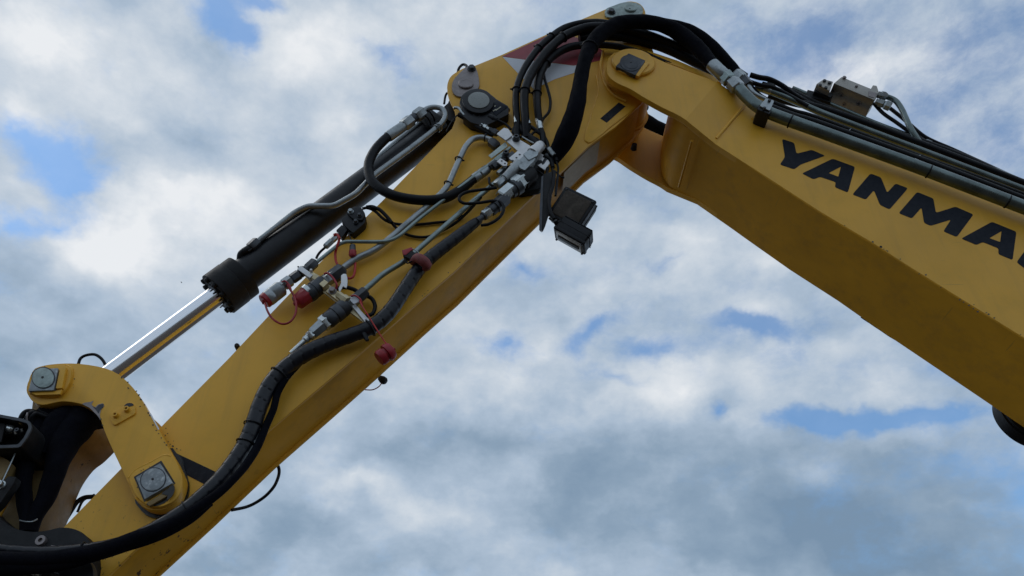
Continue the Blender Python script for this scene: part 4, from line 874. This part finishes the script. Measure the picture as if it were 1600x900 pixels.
# ---- steel tubes on the side of the stick
tube('steel_tube', [(797,231,2.035),(766,256,2.04),(656,341,2.045),(624,369,2.045),(608,377,2.045),(588,378,2.045),(540,377.5,2.045),(529,382,2.045),(492,412,2.045)], 5.4, 'tube_green', root, bend=.025, label='thinnest straight steel tube, kinked where it crosses the thick one')
tube('steel_tube', [(776,224,2.06),(768,219,2.06),(752,214,2.06),(738,217,2.06),(727,229,2.06),(712,262,2.06),(700,290,2.06),(690,302,2.06),(660,329,2.062),(604,377,2.062),(582,393,2.062),(556,404,2.062),(532,422,2.062)], 9.2, 'tube_grey', root, bend=.05, seg=20, label='thick grey steel tube bent over near the sensor')
tube('steel_tube', [(786,276,2.05),(772,287,2.05),(734,319,2.05),(652,391,2.05),(634,407,2.05),(612,420,2.05),(596,430,2.05),(566,457,2.05)], 8, 'tube_green', root, bend=.04, seg=18, label='greenish steel tube lying over the wrapped hose')
for c, d in (((716.5,249),(-.4,1)), ((699.5,287),(-.5,1)), ((758,215),(1,.15))): tie(c, d, 2.06, 10.5, root)
spin('tube_nut', (766,220), (778,231), 2.055, [(0, 6), (.2, 8), (.8, 8), (1, 6)], 'dark_steel', root, 6)
tube('cable', [(776,293,2.01),(764,295,2.01),(748,297,2.01),(730,300,2.01),(719,306,2.01),(718,313,2.01),(727,318,2.01),(748,317,2.01),(770,314,2.01),(783,317,2.01),(787,328,2.01),(779,341,2.015),(764,350,2.02),(752,352,2.03)], 5, 'rubber', root, label='thin black cable in a flat loop over the tubes')
# cable pair from the solenoid
tube('cable', [(566,326,2.05),(574,325,2.05),(586,330,2.055),(602,344,2.06),(620,350,2.075),(650,351,2.08),(680,348,2.08),(704,345,2.08),(722,336,2.075)], 4.6, 'rubber', root)
tube('cable', [(572,323,2.045),(584,323,2.05),(598,332,2.055),(610,346,2.06),(624,360,2.075),(644,369,2.08),(668,370,2.08),(690,361,2.08),(712,348,2.075),(732,330,2.065),(752,308,2.05)], 4.6, 'rubber', root)
tube('cable', [(580,324,2.044),(592,327,2.045),(604,338,2.05),(612,348,2.055)], 6, 'rubber', root)

# ---- wrapped main hose
tube('wrapped_hose', [(750,343,2.045),(740,350,2.045),(722,364,2.045),(700,381,2.045),(678,398,2.045),(660,414,2.045),(646,432,2.045),(630,456,2.045),(614,480,2.045),(598,498,2.045),(578,512,2.04),(548,524,2.04),(514,536,2.04),(484,549,2.035),(458,565,2.035),(436,584,2.035),(420,604,2.035),(406,634,2.035),(396,664,2.035),(384,692,2.035),(368,718,2.03),(346,746,2.02),(322,770,2.01),(292,795,2.0),(256,818,1.995),(220,836,1.99),(180,850,1.985),(130,858,1.98),(70,862,1.98),(0,858,1.98),(-80,848,1.98)],
     [12,16,19,20,21,22,22.5,23,23.5,24,24,24,25,26,26,26,26,26,26,26,26,25.5,25,24,23,21,19,17,17,17,17], 'wrap', root, wrap=.040, seg=26, label='spiral-wrapped black hose snaking down the whole stick')
tube('hose', [(470,566,2.05),(456,580,2.05),(446,592,2.04),(434,614,2.04),(427,640,2.04),(416,665,2.04),(404,694,2.03),(390,718,2.015),(372,741,2.0),(342,770,1.985),(304,797,1.975),(262,822,1.97),(210,842,1.965),(150,862,1.96),(70,874,1.96),(0,874,1.96),(-80,868,1.96)], [9,11,11,11,11,12,13,13,13,14,17,21,24,25,24,24,24], 'sleeve', root, seg=18, wob=.03, label='smooth black hose running below the wrapped one')
tube('hose', [(330,786,2.0),(296,812,1.99),(250,836,1.98),(200,852,1.975),(140,870,1.97),(80,882,1.97),(0,886,1.97),(-80,882,1.97)], [9,14,17,18,20,24,28,28], 'sleeve', root, seg=18, wob=.05)
for c, d, w, Y in (((578,512),(1,-.6),27.5,2.04), ((436,584),(-.9,1),29,2.035), ((396,664),(-.4,1),29,2.035), ((384,692),(-.45,1),28.5,2.035), ((292,795),(-1,.7),26,2.0), ((130,858),(-1,.1),20,1.98)): tie(c, d, Y, w, root, 'plastic', True)
spin('hose_connector', (568,520), (574,532), 2.03, [(0, 4), (.5, 4), (1, 3)], 'plastic', root, 10)
# fittings at its top end
ff = empty('hose_fitting', at(790, 305, 2.03), root, 'chain of silver and dark hex fittings at the head of the wrapped hose')
spin('fitting_body', (746,345), (762,333), 2.035, [(0, 5), (.5, 5), (.55, 7), (1, 7)], 'dark_steel', ff, 20)
spin('hex_nut', (756,337), (768,328), 2.035, [(0, 7.5), (.1, 8.5), (.9, 8.5), (1, 7)], 'bright', ff, 6, rot=.2)
spin('fitting_body', (766,330), (776,322), 2.035, [(0, 9), (1, 9.5)], 'dark_steel', ff, 24)
spin('fitting_body', (774,324), (790,309), 2.03, [(0, 10), (.3, 11), (1, 11)], 'dark_steel', ff, 6)
spin('hex_nut', (782,309), (800,294), 2.025, [(0, 10), (.08, 12), (.92, 12), (1, 10)], 'bright', ff, 6, rot=.45)
spin('fitting_body', (796,300), (810,290), 2.03, [(0, 12), (.4, 12), (.45, 14), (1, 14)], 'dark_steel', ff, 28)
spin('hex_nut', (804,291), (818,280), 2.025, [(0, 12), (.08, 14), (.92, 14), (1, 12)], 'bright', ff, 6, rot=.2)
spin('fitting_body', (814,284), (832,270), 2.03, [(0, 15), (.7, 15), (1, 12)], 'matt', ff, 28)

# ---- quick couplings and their bracket
br = empty('coupling_bracket', at(520, 455, 2.03), root, 'yellow-zinc bracket holding the three quick couplings')
plate('bracket_bar', rnd([(466,420),(472,415),(494,428),(516,446),(544,468),(560,480),(577,503),(573,508),(556,494),(540,483),(520,468),(492,446)], 1.2), 2.035, 2.043, 'gold', br, .0012)
plate('bracket_block', rnd([(487,433),(494,427.5),(513,441),(505,449)], 1), 2.012, 2.034, 'gold', br, .0015)
plate('bracket_lug', rnd([(509,455),(517,447),(541,466),(534,474)], 1), 2.02, 2.034, 'gold', br, .0012)
plate('bracket_lug', rnd([(550,478),(555,475),(577,500),(573,507),(568,500)], 1), 2.02, 2.026, 'alu', br, .001)
plate('bracket_arm', rnd([(464,420),(470,415),(489,429),(484,434)], 1), 2.016, 2.024, 'alu', br, .001)
bolt('bolt', (519.5,455), 2.02, 5, .012, 'keeper', br)
bolt('bolt', (487,425), 2.018, 2.2, .014, 'alu', br, washer=False)
spin('adapter', (528,460), (543,471), 2.015, [(0, 6), (.5, 6), (.55, 7.5), (1, 7.5)], 'gold', br, 6)
plate('plastic_tag', sm([(533,430),(541,428),(543,440),(541,450),(536,447),(531,456),(529,450),(533,442)], 2, True), 2.01, 2.015, 'alu', br, .001)
for c in ((572,503), (466,417)): disc('drilled_hole', c, 2.0195, .0008, [(0, 1.6), (1, 1.6)], 'grease', br, 12)
# coupling nearest the stick's top edge, capped red
q1 = empty('quick_coupling', at(432, 456, 2.03), root, 'upper quick coupling with a flat red dust cap')
spin('tube_nut', (480,421), (493,409), 2.04, [(0, 7.5), (.1, 8.5), (.9, 8.5), (1, 7)], 'dark_steel', q1, 6, rot=.3)
spin('coupling_stem', (452,440), (484,417), 2.035, [(0, 7), (.3, 7), (.32, 5), (.5, 5), (.52, 7.5), (.8, 7.5), (.82, 5), (1, 5)], 'dark_steel', q1, 24)
spin('hex_nut', (455,437), (468,428), 2.033, [(0, 7), (.1, 8.5), (.9, 8.5), (1, 7)], 'dark_steel', q1, 6)
spin('steel_collar', (438,449), (454,438), 2.03, [(0, 8), (.3, 8), (.35, 9.5), (1, 9.5)], 'zinc', q1, 6, rot=.3)
spin('coupling_sleeve', (417,468), (441,449), 2.03, [(0, 12), (.1, 13), (.34, 13), (.36, 12.6), (.40, 12.6), (.42, 13), (.9, 13), (1, 10)], 'tube_grey', q1, 32)
spin('dust_cap', (412,472), (419,466), 2.03, [(0, 10), (.2, 12.4), (1, 12.6)], 'red', q1, 32)
spin('cap_knob', (409,473), (414,471), 2.03, [(0, 3), (1, 4)], 'red', q1, 12)
tube('cap_strap', [(414,474,2.02),(418,486,2.01),(426,498,2.01),(440,506,2.01),(453,503,2.01),(461,492,2.01),(463,478,2.01),(460,464,2.015),(453,452,2.02),(446,442,2.02)], 3.4, 'red', q1)
tube('cap_strap', sm([(440,441),(445,439),(451,444),(454,450),(456,458)], 2), 2.6, 'red', q1, Y=2.006)
# middle coupling, hooded in red rubber
q2 = empty('quick_coupling', at(490, 455, 2.03), root, 'middle quick coupling with a bulky red rubber cap')
spin('tube_nut', (518,434), (537,420), 2.045, [(0, 11), (.1, 12), (.85, 12), (1, 8)], 'dark_steel', q2, 6, rot=.3)
spin('steel_collar', (502,444), (521,430), 2.045, [(0, 10.5), (1, 10.5)], 'zinc', q2, 6)
tube('cap_strap', [(506,428,2.01),(512,427,2.01),(520,434,2.01),(526,444,2.01),(525,452,2.02)], 3.4, 'red', q2)
spin('coupling_sleeve', (480,462), (507,440), 2.04, [(0, 13), (.1, 14), (.3, 14), (.32, 13), (.38, 13), (.4, 14), (.9, 14), (1, 11)], 'dark_steel', q2, 32)
spin('steel_collar', (478,459), (483,455), 2.036, [(0, 13.4), (1, 13.8)], 'bright', q2, 12)
spin('dust_cap', (463,474), (484,457), 2.04, [(0, 6), (.04, 11.5), (.12, 13), (.8, 14.5), (1, 14.5)], 'red', q2, 10, label='bulky red rubber cap')
spin('cap_knob', (459,476), (466,472), 2.03, [(0, 3), (1, 6)], 'red', q2, 12)
# lower coupling, connected
q3 = empty('quick_coupling', at(515, 500, 2.03), root, 'lower quick coupling, connected, with silver and dark rings')
spin('tube_nut', (556,468), (572,455), 2.04, [(0, 9), (.1, 10), (.9, 10), (1, 8)], 'dark_steel', q3, 6, rot=.4)
spin('steel_collar', (544,478), (558,466), 2.035, [(0, 9.5), (1, 9.5)], 'zinc', q3, 6)
plate('plastic_tag', rnd([(546,468),(554,464),(561,471),(553,475)], 1), 2.005, 2.01, 'white', q3, .0006)
tube('cap_strap', [(548,463,2.0),(555,462,2.0),(563,468,2.0),(566,478,2.01)], 3.2, 'red', q3)
spin('coupling_sleeve', (510,503), (544,475), 2.035, [(0, 12), (.06, 13.5), (.3, 13.5), (.32, 13), (.36, 13), (.38, 14.5), (.62, 14.5), (.64, 14), (.66, 14.5), (.92, 14), (1, 10)], 'dark_steel', q3, 36)
spin('hex_nut', (503,508), (514,499), 2.035, [(0, 11), (.1, 13), (.9, 13), (1, 12)], 'bright', q3, 6, rot=.2)
spin('steel_collar', (487,522), (508,504), 2.035, [(0, 8.5), (.1, 10), (.9, 11.5), (1, 11)], 'zinc', q3, 6, rot=.5)
spin('hex_nut', (482,527), (489,521), 2.035, [(0, 7), (.2, 8), (.8, 8), (1, 7)], 'bright', q3, 6)
spin('hose_tail', (454,552), (484,525), 2.04, [(0, 3.5), (.7, 4.5), (.75, 6.5), (1, 6.5)], 'bright', q3, 18)
tube('cable', [(524,452,2.05),(538,449,2.05),(552,452,2.055),(566,460,2.06),(580,466,2.06),(586,478,2.06),(582,490,2.055),(572,494,2.05)], 6.5, 'rubber', root)
# loose red cap hanging on its strap
hc = empty('hanging_dust_cap', at(602, 552, 2.02), root, 'loose red dust cap dangling on its strap below the hose')
tube('cap_strap', [(562,470,2.0),(567,480,2.0),(577,496,2.0),(592,520,2.01),(606,541,2.02),(612,549,2.02)], 2.2, 'redstrap', hc)
ca = at(592, 561, 2.03); cb = at(612, 543, 2.0)
lathe('cap', ca, at(612,546,2.03), [(0, .024), (.12, .027), (.4, .027), (.42, .022), (.56, .022), (.58, .030), (.76, .031), (1, .026)], 'red', hc, 32)
lathe('cap_tab', at(609,549,2.02), at(617,545,2.02), [(0, .006), (1, .005)], 'red', hc, 10)
# two small red-capped test points
tp = empty('test_point', at(552, 395, 2.05), root, 'small grey test point with a red tip and strap loop')
spin('test_fitting', (551,384), (551,394), 2.05, [(0, 4.6), (.6, 5), (1, 5.6)], 'dark_steel', tp, 18)
spin('red_tip', (551,393), (551,401), 2.05, [(0, 5.8), (.7, 6), (1, 4)], 'red', tp, 18)
tube('cap_strap', [(554,401,2.06),(555,412,2.065),(554,426,2.065),(551,433,2.065),(545,435,2.065),(540,432,2.065)], 4, 'redstrap', tp)
tube('wire', [(546,366,2.05),(548,374,2.05),(549,384,2.05)], 1.6, 'rubber', tp)
tube('cap_strap', [(522,368,2.03),(527,367,2.025),(530,374,2.03),(527,384,2.04),(524,396,2.06),(525,408,2.065),(530,418,2.065)], 4, 'redstrap', root, label='red strap looping down from the solenoid fittings')
tube('cap_strap', [(521,367,2.02),(526,366,2.02),(531,373,2.02)], 3.6, 'redstrap', root)
# solenoid block over the top edge of the stick
so = empty('solenoid', at(552, 345, 2.08), root, 'black solenoid block on the upper edge of the stick')
plate('solenoid_body', rnd([(533,343),(546,331),(551,328),(560,334),(572,338),(570,348),(552,364),(540,354)], 2), 2.055, 2.10, 'plastic', so, .003)
plate('solenoid_cap', rnd([(541,332),(553,322),(565,324),(571,334),(566,344),(552,342)], 3), 2.045, 2.09, 'plastic', so, .003)
bolt('bolt', (548,331), 2.045, 3.6, .010, 'zinc', so)
bolt('bolt', (562,337), 2.044, 3, .010, 'dark_steel', so)
bolt('bolt', (556,347), 2.05, 3, .010, 'dark_steel', so)
plate('connector', rnd([(525,360),(534,351),(543,358),(534,371)], 1.5), 2.06, 2.085, 'plastic', so, .002)
spin('fitting', (516,378), (529,366), 2.07, [(0, 4), (.2, 5.5), (.6, 5.5), (.65, 4.5), (1, 4.5)], 'zinc', so, 6)
spin('fitting', (508,386), (519,376), 2.07, [(0, 4), (.1, 5.5), (.9, 5.5), (1, 4)], 'tube_grey', so, 6, rot=.5)
tube('hose', [(510,385,2.075),(502,392,2.08),(497,398,2.085),(494,404,2.09)], 4, 'rubber', so)
# red pipe clamp
rcl = empty('pipe_clamp', at(648, 400, 2.02), root, 'faded red pipe clamp where the tube crosses the wrapped hose')
plate('clamp_wedge', [(628,391),(643,386),(645,389),(634,398),(630,398)], 2.01, 2.03, 'red', rcl, .001)
tube('clamp_band', [(643,411,2.03),(652,403,2.0),(662,409,1.995),(668,416,2.01),(664,420,2.03)], [9,15,17,15,10], 'redclamp', rcl, wob=.1, label='mottled red band')
plate('clamp_body', rnd([(629,399),(641,390),(655,399),(647,410),(640,404)], 2), 2.012, 2.03, 'matt', rcl, .002)
tube('clamp_strap', [(633,403,2.02),(636,411,2.02),(644,408,2.01)], 2.4, 'rubber', rcl)
tube('clamp_strap', [(645,389,2.02),(651,392,2.015),(656,398,2.02)], 2, 'zinc', rcl)
# hanging cap on the far side
fc = empty('hanging_dust_cap', at(598, 594, 2.33), root, 'small dark cap hanging from the far side of the stick')
spin('cap', (593,590), (603,597), 2.33, [(0, 4), (.4, 6), (.8, 6), (1, 4)], 'matt', fc, 16)
tube('cap_strap', [(598,596,2.33),(592,604,2.33),(582,609,2.33),(570,609,2.33)], 1.8, 'red', fc)

# ---- work lights under the manifold
wl = empty('lamp_bracket', at(856, 320, 2.03), root, 'dark steel bracket carrying the two work lights')
plate('bracket_plate', [(849,272),(862,268),(863,300),(859,330),(852,352),(848,361),(846,357),(848,300)], 2.02, 2.028, 'matt', wl, .001)
plate('bracket_edge', [(846,276),(849,274),(847.5,330),(846.5,362),(842.5,358),(843.5,320)], 2.014, 2.020, 'dark_steel', wl, .001)
tube('cable', [(866,268,2.0),(864,290,2.0),(858,310,2.0),(860,330,2.0),(866,342,2.0)], 6, 'rubber', wl)
tube('cable', [(872,272,2.0),(870,290,2.0),(868,306,2.0)], 4, 'rubber', wl)
def rounded_box(name, C, X, Yv, Z, sx, sy, sz, r, m, parent, label=None):
    bm = bmesh.new(); bmesh.ops.create_cube(bm, size=1)
    for v in bm.verts: v.co = C + X * (v.co.x * sx) + Yv * (v.co.y * sy) + Z * (v.co.z * sz)
    bmesh.ops.recalc_face_normals(bm, faces=bm.faces)
    bmesh.ops.bevel(bm, geom=list(bm.edges), offset=r, segments=3, profile=.6, affect='EDGES', clamp_overlap=True)
    return finish(name, bm, m, parent, 35, label)
def work_light(quad, Y0, back, label, thick, lens_t=.72, rim=False):
    """quad = px corners of the lens face (tl, tr, br, bl) with their own Y; back = depth vector"""
    P = [at(x, y, Y) for x, y, Y in quad]; C = sum(P, Vector()) / 4
    X = ((P[1] - P[0]) + (P[2] - P[3])); sx = X.length / 2; X.normalize()
    Z = ((P[0] - P[3]) + (P[1] - P[2])); sz = Z.length / 2; Z = (Z - X * Z.dot(X)).normalized()
    N = X.cross(Z).normalized()
    if N.dot(C - CAM) < 0: N = -N
    e = empty('work_light', C, root, label)
    rounded_box('housing', C + N * thick * .42, X, N, Z, sx, thick * .84, sz, .014, 'plastic', e)
    rounded_box('front_frame', C + N * .004, X, N, Z, sx * 1.03, .018, sz * 1.03, .008, 'plastic', e)
    rounded_box('lens', C - N * .003, X, N, Z, sx * lens_t, .010, sz * lens_t, .0045, 'lamp_lens' if not rim else 'lens_pale', e)
    if rim: rounded_box('lens_divider', C - N * .0095, X, N, Z, sx * lens_t * .8, .004, sz * .25, .001, 'plastic', e)
    for i in range(5):
        rounded_box('cooling_fin', C + N * (thick * .45 + i * thick * .10), X, N, Z, sx * (1.03 - .03 * i), thick * .04, sz * (1.03 - .03 * i), .0015, 'plastic', e)
    for sxn in (-1, 1):
        for szn in (-1, 1):
            c = C + X * sx * .43 * sxn + Z * sz * .43 * szn - N * .006
            lathe('screw', c, c - N * .004, [(0, .0045), (1, .004)], 'dark_steel', e, 10)
    return e, C, X, Z, N
work_light([(876,289,2.0),(925,313,2.0),(910,361,2.045),(864,338,2.045)], 2.0, None, 'upper square work light with a dusty brown lens', .085, .84)
work_light([(864,353,2.02),(913,381,2.02),(914,397,2.10),(870,373,2.10)], 2.0, None, 'lower work light seen edge-on from below', .075, .86, True)
tube('lamp_hinge', [(868,346,2.05),(872,352,2.06),(878,358,2.06)], 8, 'plastic', wl)
tube('lamp_hinge', [(900,350,2.08),(908,358,2.09),(914,364,2.09)], 16, 'plastic', wl)
# hoses seen through the gap beyond the pivot
tube('hose', [(930,128,2.5),(970,158,2.5),(1008,192,2.5),(1040,208,2.5),(1080,226,2.52),(1130,240,2.54)], [24,26,28,27,26,26], 'sleeve', root, wob=.05, label='black sleeve seen through the gap beyond the boom pivot')
tube('cable', [(1003,166,2.45),(1009,172,2.45),(1012,167,2.45),(1008,163,2.45)], 3.6, 'rubber', root)
disc('far_fitting', (990,233), 2.36, .03, [(0, 5), (1, 4)], 'matt', root, 16)

# ---- a bird far off in the pale cloud
bp_ = CAM + ray(283.5, 441.5).normalized() * 95
bird = empty('bird', bp_); bird['label'] = 'tiny dark bird gliding in the pale cloud left of the cylinder'; bird['category'] = 'bird'
dx = Vector((1, 0, 0)); 
lathe('body', bp_ - dx * .09, bp_ + dx * .10, [(0, .004), (.2, .02), (.55, .026), (.8, .018), (.9, .016), (1, .003)], 'bird', bird, 12)
for s in (-1, 1):
    bm = bmesh.new()
    pr = [(.05, 0, 0), (-.03, 0, 0), (-.03, .10, .035), (-.07, .21, .02), (-.01, .12, .05), (.04, .06, .03)]
    a = [bm.verts.new(bp_ + Vector((x, y * s, z))) for x, y, z in pr]; b = [bm.verts.new(v.co + Vector((0, 0, .004))) for v in a]
    bm.faces.new(a); bm.faces.new(b[::-1])
    for i in range(6): bm.faces.new((a[i], a[(i + 1) % 6], b[(i + 1) % 6], b[i]))
    finish('wing', bm, 'bird', bird, 0)
